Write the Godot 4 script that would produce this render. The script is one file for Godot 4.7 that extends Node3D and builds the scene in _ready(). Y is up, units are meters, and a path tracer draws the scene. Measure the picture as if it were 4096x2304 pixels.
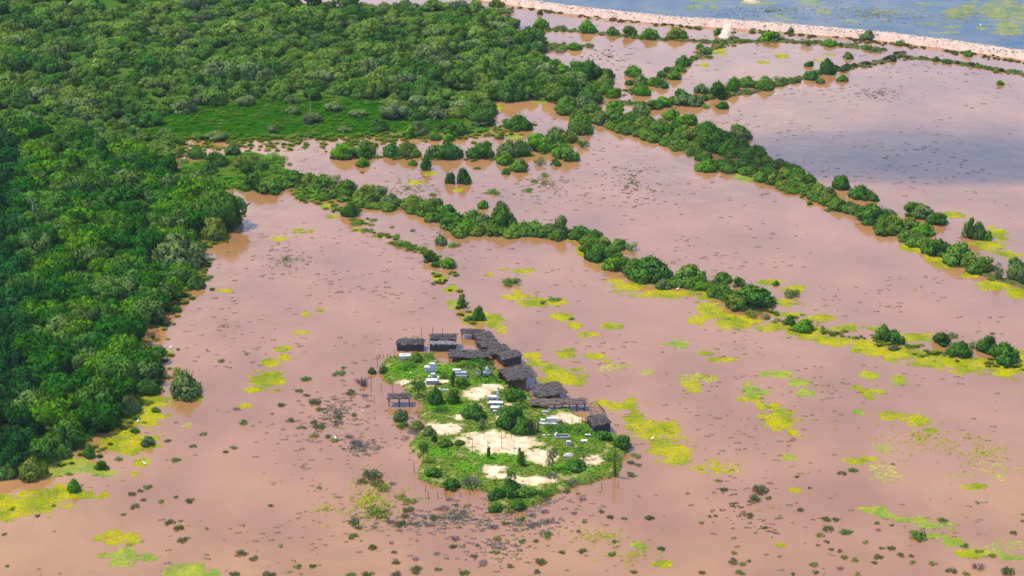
extends Node3D
# A flooded plain seen from a low aircraft: brush huts and white tombs on a small rise,
# mangrove rows on drowned dikes, a wood on the shore side and a rubble causeway far off.

var taken := {}
var M := {}
var crowns := {}
var trunks := {}
var tufts := {}

# ---------------------------------------------------------------- naming
func numbered(called: String) -> String:
	if not taken.has(called):
		taken[called] = 0
		return called
	taken[called] += 1
	return "%s_%03d" % [called, taken[called]]

func tag(o: Node, label: String, category: String, group := "") -> Node:
	o.set_meta("label", label)
	o.set_meta("category", category)
	if group != "":
		o.set_meta("group", group)
	return o

func thing(called: String, label: String, category: String, at: Vector3, turn := 0.0, group := "") -> Node3D:
	var o := Node3D.new()
	o.name = numbered(called)
	add_child(o)
	o.position = at
	o.rotation.y = turn
	tag(o, label, category, group)
	return o

func put(called: String, mesh: Mesh, mat: Material, parent: Node = null) -> MeshInstance3D:
	var o := MeshInstance3D.new()
	o.mesh = mesh
	o.material_override = mat
	if parent == null:
		o.name = numbered(called)
		add_child(o)
	else:
		o.name = called
		parent.add_child(o, true)
	return o

func structure(called: String, mesh: Mesh, mat: Material) -> MeshInstance3D:
	var o := put(called, mesh, mat)
	o.set_meta("kind", "structure")
	return o

func as_stuff(o: Node, label := "") -> Node:
	o.set_meta("kind", "stuff")
	if label != "":
		o.set_meta("label", label)
		o.set_meta("category", "ground cover")
	return o

func many(called: String, mesh: Mesh, mat: Material, places: Array, tints: Array, label: String) -> void:
	if places.is_empty():
		return
	var mm := MultiMesh.new()
	mm.transform_format = MultiMesh.TRANSFORM_3D
	mm.use_colors = true
	mm.mesh = mesh
	mm.instance_count = places.size()
	for i in places.size():
		mm.set_instance_transform(i, places[i])
		mm.set_instance_color(i, tints[i])
	var o := MultiMeshInstance3D.new()
	o.name = numbered(called)
	o.multimesh = mm
	o.material_override = mat
	add_child(o)
	as_stuff(o, label)

# ---------------------------------------------------------------- materials
func lin(r: float, g: float, b: float) -> Color:
	return Color(r, g, b).linear_to_srgb()

func matte(r: float, g: float, b: float, rough := 0.9, tinted := true) -> StandardMaterial3D:
	var m := StandardMaterial3D.new()
	m.albedo_color = lin(r, g, b)
	m.roughness = rough
	m.metallic_specular = 0.25
	m.vertex_color_use_as_albedo = tinted
	return m

func leafy(r: float, g: float, b: float) -> StandardMaterial3D:
	var m := matte(r, g, b, 0.8)
	m.metallic_specular = 0.08
	m.cull_mode = BaseMaterial3D.CULL_DISABLED
	m.backlight_enabled = true
	m.backlight = Color(0.66, 0.7, 0.2)
	return m

func stained(r: float, g: float, b: float) -> StandardMaterial3D:
	var m := matte(r, g, b, 0.85)
	if not M.has("stain"):
		M.stain = tex_between(noise_image(37, 0.03, 256, 5), Color(0.52, 0.50, 0.47), Color(1, 1, 1))
	m.albedo_texture = M.stain
	m.uv1_triplanar = true
	m.uv1_world_triplanar = true
	m.uv1_scale = Vector3.ONE / 2.6
	return m

func noise_of(s: int, freq: float, oct := 4) -> FastNoiseLite:
	var n := FastNoiseLite.new()
	n.seed = s
	n.noise_type = FastNoiseLite.TYPE_SIMPLEX_SMOOTH
	n.frequency = freq
	n.fractal_octaves = oct
	return n

func seeded(s: int) -> RandomNumberGenerator:
	var r := RandomNumberGenerator.new()
	r.seed = s
	return r

func noise_image(s: int, freq: float, side: int, oct := 4) -> Image:
	var n := noise_of(s, freq, oct)
	return n.get_seamless_image(side, side)

func tex_between(img: Image, lo: Color, hi: Color) -> ImageTexture:
	var out := Image.create(img.get_width(), img.get_height(), true, Image.FORMAT_RGB8)
	for y in img.get_height():
		for x in img.get_width():
			out.set_pixel(x, y, lo.lerp(hi, img.get_pixel(x, y).r))
	out.generate_mipmaps()
	return ImageTexture.create_from_image(out)

func build_materials() -> void:
	M.mangrove = leafy(0.110, 0.225, 0.030)
	M.mangrove_dark = leafy(0.062, 0.165, 0.020)
	M.mangrove_grey = leafy(0.125, 0.195, 0.055)
	M.mangrove_bright = leafy(0.105, 0.260, 0.014)
	M.mangrove_olive = leafy(0.160, 0.220, 0.030)
	M.lime = leafy(0.26, 0.32, 0.02)
	M.wood_deep = leafy(0.022, 0.115, 0.005)
	M.wood_bright = leafy(0.078, 0.205, 0.006)
	M.wood_grey = leafy(0.085, 0.165, 0.034)
	M.acacia = leafy(0.060, 0.170, 0.022)
	M.scrub = leafy(0.065, 0.105, 0.030)
	M.dead_brush = matte(0.11, 0.085, 0.095)
	M.bark = matte(0.085, 0.062, 0.050)
	M.pale_bark = matte(0.32, 0.29, 0.25)
	M.pole = matte(0.10, 0.06, 0.048)
	M.thatch = matte(0.082, 0.070, 0.070, 1.0)
	M.thatch_pale = matte(0.20, 0.18, 0.185)
	M.thatch_brown = matte(0.125, 0.095, 0.085)
	M.plaster = stained(0.80, 0.79, 0.76)
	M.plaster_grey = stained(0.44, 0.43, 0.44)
	M.plaster_teal = stained(0.45, 0.60, 0.60)
	M.plaster_red = matte(0.20, 0.11, 0.12, 0.85)
	M.opening = matte(0.06, 0.06, 0.08, 0.9)
	M.land = matte(1, 1, 1, 1.0)
	M.land.metallic_specular = 0.0
	M.mat_weed = matte(1, 1, 1, 0.85)
	M.mat_weed.metallic_specular = 0.08
	M.mat_weed.cull_mode = BaseMaterial3D.CULL_DISABLED
	M.tinted_leaf = leafy(1, 1, 1)
	M.feather = matte(0.85, 0.85, 0.83, 0.7)
	M.beak = matte(0.5, 0.32, 0.05, 0.6)
	M.rubble = matte(1, 1, 1, 0.95)

func water_material(lo: Color, hi: Color, rough: float, ripple: float, scale_m: float, shine := 0.5) -> StandardMaterial3D:
	var m := StandardMaterial3D.new()
	m.albedo_texture = tex_between(noise_image(11, 0.008, 512, 5), lo.linear_to_srgb(), hi.linear_to_srgb())
	m.roughness = rough
	m.metallic_specular = shine
	m.uv1_triplanar = true
	m.uv1_world_triplanar = true
	m.uv1_scale = Vector3.ONE / scale_m
	if ripple > 0.0:
		var bump := noise_image(23, 0.03, 512, 4)
		bump.convert(Image.FORMAT_RGBA8)
		bump.bump_map_to_normal_map(6.0)
		m.normal_enabled = true
		m.normal_texture = ImageTexture.create_from_image(bump)
		m.normal_scale = ripple
	return m

# ---------------------------------------------------------------- mesh helpers
func start() -> SurfaceTool:
	var st := SurfaceTool.new()
	st.begin(Mesh.PRIMITIVE_TRIANGLES)
	return st

func tri(st: SurfaceTool, a: Vector3, b: Vector3, c: Vector3, col: Color, n = null) -> void:
	var nn: Vector3 = (c - a).cross(b - a).normalized() if n == null else n
	st.set_color(col); st.set_normal(nn); st.add_vertex(a)
	st.set_color(col); st.set_normal(nn); st.add_vertex(b)
	st.set_color(col); st.set_normal(nn); st.add_vertex(c)

func quad(st: SurfaceTool, a: Vector3, b: Vector3, c: Vector3, d: Vector3, col: Color, n = null) -> void:
	tri(st, a, b, c, col, n)
	tri(st, a, c, d, col, n)

func shade(rng: RandomNumberGenerator, lo := 0.8, hi := 1.2) -> Color:
	var k := rng.randf_range(lo, hi)
	return Color(k, k, k)

# a box whose corners are a little out of true; its upper rim is chamfered
func block(st: SurfaceTool, at: Vector3, size: Vector3, rng: RandomNumberGenerator, col := Color.WHITE, turn := 0.0, off := 0.02) -> void:
	var h := size / 2.0
	var ch: float = min(0.06, size.y * 0.2)
	var rings := []
	for level in [[-h.y, 0.0], [h.y - ch, 0.0], [h.y, ch]]:
		var ring := []
		for s in [[-1, -1], [1, -1], [1, 1], [-1, 1]]:
			var p := Vector3(s[0] * (h.x - level[1]), level[0], s[1] * (h.z - level[1]))
			p += Vector3(rng.randf_range(-off, off), rng.randf_range(-off, off) * 0.5, rng.randf_range(-off, off))
			ring.append(at + p.rotated(Vector3.UP, turn))
		rings.append(ring)
	for k in 2:
		for i in 4:
			var j := (i + 1) % 4
			quad(st, rings[k][i], rings[k][j], rings[k + 1][j], rings[k + 1][i], col)
	quad(st, rings[2][0], rings[2][1], rings[2][2], rings[2][3], col)
	quad(st, rings[0][3], rings[0][2], rings[0][1], rings[0][0], col)

func rod(st: SurfaceTool, a: Vector3, b: Vector3, ra: float, rb: float, col: Color, sides := 5) -> void:
	var d := (b - a).normalized()
	var x := d.cross(Vector3.UP if abs(d.y) < 0.9 else Vector3.RIGHT).normalized()
	var y := d.cross(x)
	for i in sides:
		var t0 := TAU * i / sides
		var t1 := TAU * (i + 1) / sides
		var n0 := x * cos(t0) + y * sin(t0)
		var n1 := x * cos(t1) + y * sin(t1)
		var n := (n0 + n1).normalized()
		quad(st, a + n0 * ra, b + n0 * rb, b + n1 * rb, a + n1 * ra, col, n)
		if sides > 3:
			tri(st, b + n0 * rb, b, b + n1 * rb, col, d)

func crooked_post(h: float, r: float, rng: RandomNumberGenerator, fork := false) -> ArrayMesh:
	var st := start()
	var p := Vector3(0, -0.5, 0)
	var n := 4
	for i in n:
		var q := Vector3(rng.randf_range(-0.05, 0.05), -0.5 + (h + 0.5) * (i + 1) / n, rng.randf_range(-0.05, 0.05))
		rod(st, p, q, r * (1.0 - 0.08 * i), r * (1.0 - 0.08 * (i + 1)), shade(rng))
		p = q
	if fork:
		rod(st, p - Vector3(0, 0.1, 0), p + Vector3(0.35, 0.55, 0.05), r * 0.6, r * 0.35, shade(rng))
		rod(st, p - Vector3(0, 0.1, 0), p + Vector3(-0.3, 0.6, 0), r * 0.6, r * 0.3, shade(rng))
	return st.commit()

# ---------------------------------------------------------------- plants
func leaf(st: SurfaceTool, p: Vector3, n: Vector3, size: float, col: Color, rng: RandomNumberGenerator, soft: Vector3) -> void:
	var a := n.cross(Vector3(rng.randf() - 0.5, rng.randf() - 0.5, rng.randf() - 0.5)).normalized()
	var b := n.cross(a)
	var lift := n * size * 0.25
	var nn := (n * 0.6 + soft + Vector3(0, 0.25, 0)).normalized()
	var q0 := p - a * size
	var q1 := p + b * size * 0.6 + lift
	var q2 := p + a * size
	var q3 := p - b * size * 0.6 + lift
	tri(st, q0, q1, q2, col, nn)
	tri(st, q0, q2, q3, col, nn)

func ball(rng: RandomNumberGenerator) -> Vector3:
	var y := rng.randf_range(-1.0, 1.0)
	var t := rng.randf() * TAU
	var r := sqrt(1.0 - y * y)
	return Vector3(r * cos(t), y, r * sin(t))

# crowns are one unit wide (radius) and one unit high; they are scaled to each plant
func make_crown(s: int, form: String) -> ArrayMesh:
	var rng := seeded(s)
	var st := start()
	var lobes := []
	var per := 150
	var size := 0.085
	match form:
		"dome":
			for i in 20:
				var rr := sqrt(rng.randf()) * 0.78
				var t := rng.randf() * TAU
				var top := 1.0 - rr * rr * 1.05
				var lr := rng.randf_range(0.17, 0.36)
				lobes.append([Vector3(cos(t) * rr, max(0.12, rng.randf_range(0.25, 1.0) * (top - lr * 0.8)), sin(t) * rr), lr, 0.85])
			lobes.append([Vector3(0.05, 0.48, 0.0), 0.42, 0.9])
			per = 120
			size = 0.105
		"thin":
			for i in 12:
				var rr := sqrt(rng.randf()) * 0.75
				var t := rng.randf() * TAU
				lobes.append([Vector3(cos(t) * rr, rng.randf_range(0.2, 0.8) * (1.0 - rr * 0.5), sin(t) * rr), rng.randf_range(0.15, 0.28), 0.9])
			per = 70
			size = 0.07
		"tall":
			for i in 12:
				var y := rng.randf_range(0.1, 0.85)
				var rr := sqrt(rng.randf()) * 0.6 * (1.0 - y * 0.6)
				var t := rng.randf() * TAU
				lobes.append([Vector3(cos(t) * rr, y, sin(t) * rr), rng.randf_range(0.2, 0.38) * (1.15 - 0.5 * y), 0.6])
			per = 150
		"low":
			for i in 16:
				var rr := sqrt(rng.randf()) * 0.8
				var t := rng.randf() * TAU
				lobes.append([Vector3(cos(t) * rr, rng.randf_range(0.1, 0.6) * (1.0 - rr * 0.6), sin(t) * rr), rng.randf_range(0.14, 0.3), 1.2])
			per = 100
			size = 0.07
		"wood":
			size = 0.1
			for i in 18:
				var rr := sqrt(rng.randf()) * 0.8
				var t := rng.randf() * TAU
				lobes.append([Vector3(cos(t) * rr, 0.42 + rng.randf_range(0.0, 0.36) * (1.0 - rr * rr * 0.7) , sin(t) * rr), rng.randf_range(0.2, 0.36), 0.75])
			for i in 6:
				var t := rng.randf() * TAU
				lobes.append([Vector3(cos(t) * 0.62, rng.randf_range(0.15, 0.3), sin(t) * 0.62), rng.randf_range(0.22, 0.32), 0.8])
			per = 110
		"umbrella":
			for i in 16:
				var rr := sqrt(rng.randf()) * 0.85
				var t := rng.randf() * TAU
				lobes.append([Vector3(cos(t) * rr, 0.86 - rr * rr * 0.18 + rng.randf_range(-0.08, 0.05), sin(t) * rr), rng.randf_range(0.14, 0.27), 0.45])
			per = 80
			size = 0.06
		"loose":
			for i in 15:
				var rr := sqrt(rng.randf()) * 0.7
				var t := rng.randf() * TAU
				lobes.append([Vector3(cos(t) * rr, rng.randf_range(0.42, 0.9) - rr * 0.15, sin(t) * rr), rng.randf_range(0.12, 0.26), 0.7])
			per = 75
			size = 0.06
	for k in lobes.size():
		var c: Vector3 = lobes[k][0]
		var lr: float = lobes[k][1]
		var flat: float = lobes[k][2]
		var tone := rng.randf_range(0.62, 1.38)
		var warm := rng.randf_range(-0.14, 0.2)
		var n_leaves := int(per * lr * lr / 0.09)
		for i in n_leaves:
			var d := ball(rng)
			var p := c + Vector3(d.x, d.y * flat, d.z) * lr * rng.randf_range(0.84, 1.14)
			if p.y < 0.0:
				continue
			var hidden := false
			for o in lobes.size():
				if o != k and p.distance_to(lobes[o][0]) < lobes[o][1] * 0.62:
					hidden = true
					break
			if hidden:
				continue
			var n := (d + ball(rng) * 0.55).normalized()
			var out := (p - Vector3(0, 0.25, 0)).normalized()
			var kk := tone * rng.randf_range(0.82, 1.18)
			var w := warm + rng.randf_range(-0.1, 0.1)
			var tint := Color(kk * (1.0 + w), kk, kk * (1.0 - w))
			leaf(st, p, n, size * rng.randf_range(0.6, 1.35), tint, rng, d * 0.5 + out * 0.35)
			# a spray of twigs that breaks the outline
			if rng.randf() < 0.2 and d.y > -0.3:
				var up := (d + Vector3(0, 0.5, 0) + ball(rng) * 0.4).normalized()
				var side := up.cross(ball(rng)).normalized() * size * 0.34
				var tip := p + up * lr * rng.randf_range(0.35, 1.0)
				tri(st, p - side, tip, p + side, tint, (d * 0.6 + out * 0.5 + ball(rng) * 0.4).normalized())
	return st.commit()

func make_trunk(s: int, form: String) -> ArrayMesh:
	var rng := seeded(s)
	var st := start()
	if form == "umbrella" or form == "loose":
		var fork := Vector3(rng.randf_range(-0.06, 0.06), 0.38, rng.randf_range(-0.06, 0.06))
		rod(st, Vector3(0, -0.05, 0), fork, 0.06, 0.045, shade(rng), 6)
		for i in 6:
			var t := TAU * i / 6.0 + rng.randf() * 0.6
			var rr := rng.randf_range(0.3, 0.6)
			var mid := fork + Vector3(cos(t) * rr * 0.45, 0.22, sin(t) * rr * 0.45)
			rod(st, fork, mid, 0.035, 0.022, shade(rng))
			rod(st, mid, Vector3(cos(t) * rr, 0.8, sin(t) * rr), 0.022, 0.01, shade(rng))
	else:
		for i in 6:
			var t := TAU * i / 6.0 + rng.randf()
			var rr := rng.randf_range(0.2, 0.5)
			var foot := Vector3(cos(t) * 0.12, -0.05, sin(t) * 0.12)
			var mid := Vector3(cos(t) * rr * 0.6, 0.3, sin(t) * rr * 0.6)
			rod(st, foot, mid, 0.035, 0.025, shade(rng))
			rod(st, mid, Vector3(cos(t) * rr, 0.62, sin(t) * rr), 0.025, 0.012, shade(rng))
	return st.commit()

# low clump of blades: the tussocks that stand out of the flood
func make_tuft(s: int, n: int, spread: float) -> ArrayMesh:
	var rng := seeded(s)
	var st := start()
	for i in n:
		var t := rng.randf() * TAU
		var rr := sqrt(rng.randf()) * spread
		var foot := Vector3(cos(t) * rr, -0.05, sin(t) * rr)
		var lean := Vector3(cos(t), 0, sin(t)) * rng.randf_range(0.05, 0.35)
		var tip := foot + lean + Vector3(0, rng.randf_range(0.4, 1.0) * (1.1 - 0.6 * rr), 0)
		var side := Vector3(-sin(t), 0, cos(t)).rotated(Vector3.UP, rng.randf_range(-1, 1)) * rng.randf_range(0.03, 0.075)
		var k := rng.randf_range(0.65, 1.35)
		var w := rng.randf_range(-0.12, 0.2)
		var mid := (foot + tip) * 0.5 + lean * -0.15
		var nn := (lean + Vector3(0, 0.5, 0) + ball(rng) * 0.3).normalized()
		var c := Color(k * (1 + w), k, k * (1 - w))
		quad(st, foot - side, mid - side * 1.2, mid + side * 1.2, foot + side, c, nn)
		tri(st, mid - side * 1.2, tip, mid + side * 1.2, c, nn)
	return st.commit()

func make_brush(s: int, n: int) -> ArrayMesh:
	var rng := seeded(s)
	var st := start()
	for i in n:
		var t := rng.randf() * TAU
		var rr := sqrt(rng.randf()) * 0.8
		var a := Vector3(cos(t) * rr * 0.6, 0, sin(t) * rr * 0.6)
		var b := a + Vector3(cos(t) * 0.4 + rng.randf_range(-0.3, 0.3), rng.randf_range(0.3, 1.0) * (1.1 - rr * 0.7), sin(t) * 0.4 + rng.randf_range(-0.3, 0.3))
		rod(st, a, b, 0.022, 0.008, shade(rng, 0.6, 1.5), 3)
		rod(st, a.lerp(b, 0.5), a.lerp(b, 0.5) + ball(rng) * 0.3, 0.014, 0.006, shade(rng, 0.6, 1.5), 3)
	return st.commit()

func build_plants() -> void:
	for form in ["dome", "thin", "tall", "low", "wood", "umbrella", "loose"]:
		crowns[form] = []
		trunks[form] = []
		for k in (6 if form in ["dome", "wood"] else 3):
			crowns[form].append(make_crown(100 + 17 * k + form.length() * 7, form))
			trunks[form].append(make_trunk(300 + k, form))
	tufts.grass = [make_tuft(5, 130, 0.9), make_tuft(6, 120, 0.85), make_tuft(7, 140, 0.95)]
	tufts.brush = [make_brush(8, 60), make_brush(9, 70)]

var plant_count := 0
func plant(called: String, category: String, label: String, group: String, form: String, mat: String, at: Vector3, r: float, h: float) -> Node3D:
	plant_count += 1
	var k: int = plant_count % crowns[form].size()
	var key := form + mat + str(k)
	var o: Node3D
	var turn := fmod(plant_count * 2.399, TAU)
	if M.has(key):
		o = M[key].duplicate()
		o.name = numbered(called)
		add_child(o)
		o.position = at
		o.rotation.y = turn
		o.remove_meta("group")
		tag(o, label, category, group)
	else:
		o = thing(called, label, category, at, turn, group)
		put("crown", crowns[form][k], M[mat], o)
		put("trunk", trunks[form][k], M.bark, o)
		M[key] = o
	var odd := fmod(plant_count * 0.731, 1.0)
	o.scale = Vector3(r * (0.9 + 0.25 * odd), h, r * (1.12 - 0.25 * odd))
	return o

func tussock(called: String, category: String, label: String, group: String, grey: bool, mat: String, at: Vector3, r: float, h: float) -> void:
	plant_count += 1
	var list: Array = tufts.brush if grey else crowns.low
	var o := put(called, list[plant_count % list.size()], M[mat])
	o.position = at
	o.rotation.y = fmod(plant_count * 1.77, TAU)
	var skew := 0.75 + 0.5 * fmod(plant_count * 0.618, 1.0)
	o.scale = Vector3(r, h, r * skew)
	tag(o, label, category, group)

# ---------------------------------------------------------------- floating weed
# Each mat is a lattice of small leafy humps, kept where a ragged field says there is weed.
func weed_mat(ellipses: Array, s: int, density: float, tone: int) -> ArrayMesh:
	var rng := seeded(s)
	var edge := noise_of(s, 0.16, 4)
	var hole := noise_of(s + 7, 0.35, 3)
	var hue := noise_of(s + 3, 0.12, 3)
	var st := start()
	var cell := 0.42
	var box := Rect2()
	for i in ellipses.size():
		var e: Array = ellipses[i]
		var b := Rect2(e[0] - e[2] * 1.3, e[1] - e[3] * 1.3, e[2] * 2.6, e[3] * 2.6)
		box = b if i == 0 else box.merge(b)
	var nx := int(box.size.x / cell) + 1
	var nz := int(box.size.y / cell) + 1
	for iz in nz:
		for ix in nx:
			var x := box.position.x + (ix + rng.randf_range(-0.4, 0.4)) * cell
			var z := box.position.y + (iz + rng.randf_range(-0.4, 0.4)) * cell
			var f := -9.0
			for e in ellipses:
				var dx: float = (x - e[0]) / e[2]
				var dz: float = (z - e[1]) / e[3]
				f = max(f, 1.0 - sqrt(dx * dx + dz * dz))
			if f < -0.45:
				continue
			f += edge.get_noise_2d(x, z * 1.5) * 0.8 + 0.1
			if f < -0.06:
				continue
			var fill := density * (1.25 if density >= 0.85 else 1.0) * clampf(0.26 + f * 2.3, 0.0, 1.0)
			if rng.randf() * 0.55 + 0.45 * (0.5 + hole.get_noise_2d(x, z)) > fill * 1.15:
				continue
			var u := clampf(0.42 + hue.get_noise_2d(x, z) * 1.3 + rng.randf_range(-0.25, 0.25), 0.0, 1.0)
			var a := Color(0.245, 0.225, 0.002)
			var b2 := Color(0.115, 0.155, 0.004)
			if tone == 1:
				a = Color(0.20, 0.22, 0.02)
				b2 = Color(0.10, 0.17, 0.02)
			elif tone == 2:
				a = Color(0.25, 0.22, 0.05)
				b2 = Color(0.16, 0.17, 0.05)
			var c := a.lerp(b2, u).lerp(Color(0.17, 0.16, 0.03), clampf(0.55 - f * 2.5, 0.0, 0.7))
			var k := rng.randf_range(0.85, 1.12)
			c = Color(c.r * k, c.g * k, c.b * k)
			var r := cell * rng.randf_range(0.5, 0.9) * (0.55 + 0.45 * clampf(f * 3.0, 0.0, 1.0))
			var h := rng.randf_range(0.03, 0.12)
			var t := rng.randf() * TAU
			var top := Vector3(x, h, z)
			var n := 5
			for i in n:
				var t0 := t + TAU * i / n
				var t1 := t + TAU * (i + 1) / n
				tri(st, top, Vector3(x + cos(t0) * r, 0.012, z + sin(t0) * r), Vector3(x + cos(t1) * r, 0.012, z + sin(t1) * r), c)
	return st.commit()

# ---------------------------------------------------------------- land
func blurred(grid: PackedFloat32Array, nx: int, nz: int, times: int) -> PackedFloat32Array:
	for k in times:
		var out := grid.duplicate()
		for z in range(1, nz - 1):
			for x in range(1, nx - 1):
				var i := z * nx + x
				out[i] = (grid[i] * 2.0 + grid[i - 1] + grid[i + 1] + grid[i - nx] + grid[i + nx]) / 6.0
		grid = out
	return grid

func inside_any(p: Vector2, polys: Array) -> bool:
	for q in polys:
		if Geometry2D.is_point_in_polygon(p, q):
			return true
	return false

func points_of(list: Array) -> PackedVector2Array:
	var out := PackedVector2Array()
	for i in range(0, list.size(), 2):
		out.append(Vector2(list[i], list[i + 1]))
	return out

var island_h := PackedFloat32Array()
var island_box := Rect2()
var island_n := Vector2i()
func island_height(x: float, z: float) -> float:
	if island_h.is_empty():
		return 0.0
	var fx := clampf((x - island_box.position.x) / island_box.size.x * (island_n.x - 1), 0, island_n.x - 2)
	var fz := clampf((z - island_box.position.y) / island_box.size.y * (island_n.y - 1), 0, island_n.y - 2)
	var ix := int(fx)
	var iz := int(fz)
	var a := lerpf(island_h[iz * island_n.x + ix], island_h[iz * island_n.x + ix + 1], fx - ix)
	var b := lerpf(island_h[(iz + 1) * island_n.x + ix], island_h[(iz + 1) * island_n.x + ix + 1], fx - ix)
	return max(0.0, lerpf(a, b, fz - iz))

func in_ellipses(x: float, z: float, list: Array) -> float:
	var f := -9.0
	for e in list:
		var dx: float = (x - e[0]) / e[2]
		var dz: float = (z - e[1]) / e[3]
		f = max(f, 1.0 - sqrt(dx * dx + dz * dz))
	return f

func land_mesh(polys: Array, box: Rect2, step: float, blur: int, rise: float, painter: Callable, keep: bool) -> ArrayMesh:
	var nx := int(box.size.x / step) + 1
	var nz := int(box.size.y / step) + 1
	var g := PackedFloat32Array()
	g.resize(nx * nz)
	var edge := noise_of(71, 0.12, 3)
	for iz in nz:
		for ix in nx:
			var p := box.position + Vector2(ix, iz) * step
			p += Vector2(edge.get_noise_2d(p.x, p.y), edge.get_noise_2d(p.y, p.x + 50.0)) * 2.0
			g[iz * nx + ix] = 1.0 if inside_any(p, polys) else 0.0
	g = blurred(g, nx, nz, blur)
	var bump := noise_of(72, 0.22, 4)
	var hs := PackedFloat32Array()
	hs.resize(nx * nz)
	for iz in nz:
		for ix in nx:
			var p := box.position + Vector2(ix, iz) * step
			var i := iz * nx + ix
			hs[i] = lerpf(-0.5, rise, smoothstep(0.0, 1.0, g[i])) + bump.get_noise_2d(p.x, p.y) * 0.22
	if keep:
		island_h = hs
		island_box = Rect2(box.position, Vector2(nx - 1, nz - 1) * step)
		island_n = Vector2i(nx, nz)
	var st := start()
	for iz in nz:
		for ix in nx:
			var i := iz * nx + ix
			var x := box.position.x + ix * step
			var z := box.position.y + iz * step
			var l: float = hs[iz * nx + max(ix - 1, 0)]
			var r: float = hs[iz * nx + min(ix + 1, nx - 1)]
			var u: float = hs[max(iz - 1, 0) * nx + ix]
			var d: float = hs[min(iz + 1, nz - 1) * nx + ix]
			st.set_color(painter.call(x, z, hs[i]))
			st.set_normal(Vector3(l - r, 2.0 * step, u - d).normalized())
			st.add_vertex(Vector3(x, hs[i], z))
	for iz in nz - 1:
		for ix in nx - 1:
			var i := iz * nx + ix
			if max(max(hs[i], hs[i + 1]), max(hs[i + nx], hs[i + nx + 1])) < -0.12:
				continue
			for k in [i, i + 1, i + nx + 1, i, i + nx + 1, i + nx]:
				st.add_index(k)
	return st.commit()

# a bank of earth along a line of points, its flanks running under the water
func bank_mesh(line: Array, half: float, high: float, s: int, rough: float, a: Color, b: Color, bump_len := 0.3) -> ArrayMesh:
	var curve := Curve3D.new()
	for p in line:
		curve.add_point(Vector3(p[0], 0, p[1]))
	var n := noise_of(s, bump_len, 4)
	var tone := noise_of(s + 1, 0.5, 4)
	var st := start()
	var total := curve.get_baked_length()
	var step := 1.0
	var count := int(total / step)
	var across := [-1.5, -1.0, -0.72, -0.4, 0.0, 0.4, 0.72, 1.0, 1.5]
	for i in count + 1:
		var t := float(i) * step
		var p := curve.sample_baked(t)
		var q := curve.sample_baked(min(t + 1.0, total))
		var q0 := curve.sample_baked(max(t - 1.0, 0.0))
		var d := (q - q0).normalized()
		var side := Vector3(-d.z, 0, d.x)
		for k in across.size():
			var w: float = across[k]
			var at := p + side * w * half * (1.0 + 0.2 * n.get_noise_2d(t * 0.6, 40.0))
			var taper := smoothstep(0.0, 5.0, min(t, total - t))
			var h := high * taper * smoothstep(1.25, 0.55, abs(w)) - 0.3 * smoothstep(0.9, 1.5, abs(w))
			h += n.get_noise_3d(at.x * 1.5, 0.0, at.z * 1.5) * rough * taper - 0.25 * (1.0 - taper)
			var c := a.lerp(b, clampf(0.5 + tone.get_noise_2d(at.x, at.z), 0, 1))
			st.set_color(c)
			st.add_vertex(Vector3(at.x, h, at.z))
	for i in count:
		for k in across.size() - 1:
			var j := i * across.size() + k
			for e in [j, j + 1, j + across.size() + 1, j, j + across.size() + 1, j + across.size()]:
				st.add_index(e)
	st.generate_normals()
	return st.commit()

func sky_panorama() -> PanoramaSkyMaterial:
	var w := 768
	var h := 384
	var img := Image.create(w, h, false, Image.FORMAT_RGBF)
	var puff := noise_of(5, 1.6, 6)
	for y in h:
		var el := (0.5 - (y + 0.5) / h) * PI
		for x in w:
			var az := (x + 0.5) / w * TAU
			var c := Color(0.42, 0.40, 0.36)
			if el > 0.0:
				var s := sin(el)
				var haze := pow(1.0 - s, 3.0)
				c = Color(0.15, 0.36, 0.95).lerp(Color(0.70, 0.90, 1.18), haze)
				# cloud deck: the noise is read where the ray meets a layer overhead
				var k := 1.0 / (s + 0.22)
				var n := puff.get_noise_3d(cos(az) * cos(el) * k, 3.0, sin(az) * cos(el) * k)
				var cover := smoothstep(-0.2, 0.45, n)
				c = c.lerp(Color(1.05, 1.06, 1.12), cover * 0.8)
			img.set_pixel(x, y, c)
	var m := PanoramaSkyMaterial.new()
	m.panorama = ImageTexture.create_from_image(img)
	m.energy_multiplier = SKY_GAIN
	return m

const FOG_ON := true
const SKY_GAIN := 1.12

# ---------------------------------------------------------------- setting
var wood_polys := []
var meadow_polys := []
var lines := {}

func forest_paint(x: float, z: float, h: float) -> Color:
	var p := Vector2(x, z)
	if h < 0.08:
		return Color(0.16, 0.11, 0.05)
	var q := p + Vector2(sand_n.get_noise_2d(x * 0.5, z * 0.5), sand_n.get_noise_2d(z * 0.5, x * 0.5 + 40.0)) * 9.0
	var g := clampf(0.5 + grass_n.get_noise_2d(x * 0.4, z * 0.4) * 1.2, 0.0, 1.0)
	if inside_any(q, meadow_polys):
		return Color(0.007, 0.048, 0.002).lerp(Color(0.018, 0.062, 0.004), g)
	return Color(0.020, 0.075, 0.006).lerp(Color(0.055, 0.085, 0.012), g)

var sand_n := noise_of(91, 0.16, 4)
var grass_n := noise_of(92, 0.35, 4)
var sand_spots := []
var bare_spots := []
var lush_spots := []
func sandy(x: float, z: float) -> float:
	var f := in_ellipses(x, z, sand_spots) + sand_n.get_noise_2d(x, z) * 0.5 + grass_n.get_noise_2d(x * 2.0, z * 2.0) * 0.3
	return smoothstep(-0.12, 0.30, f)

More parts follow.
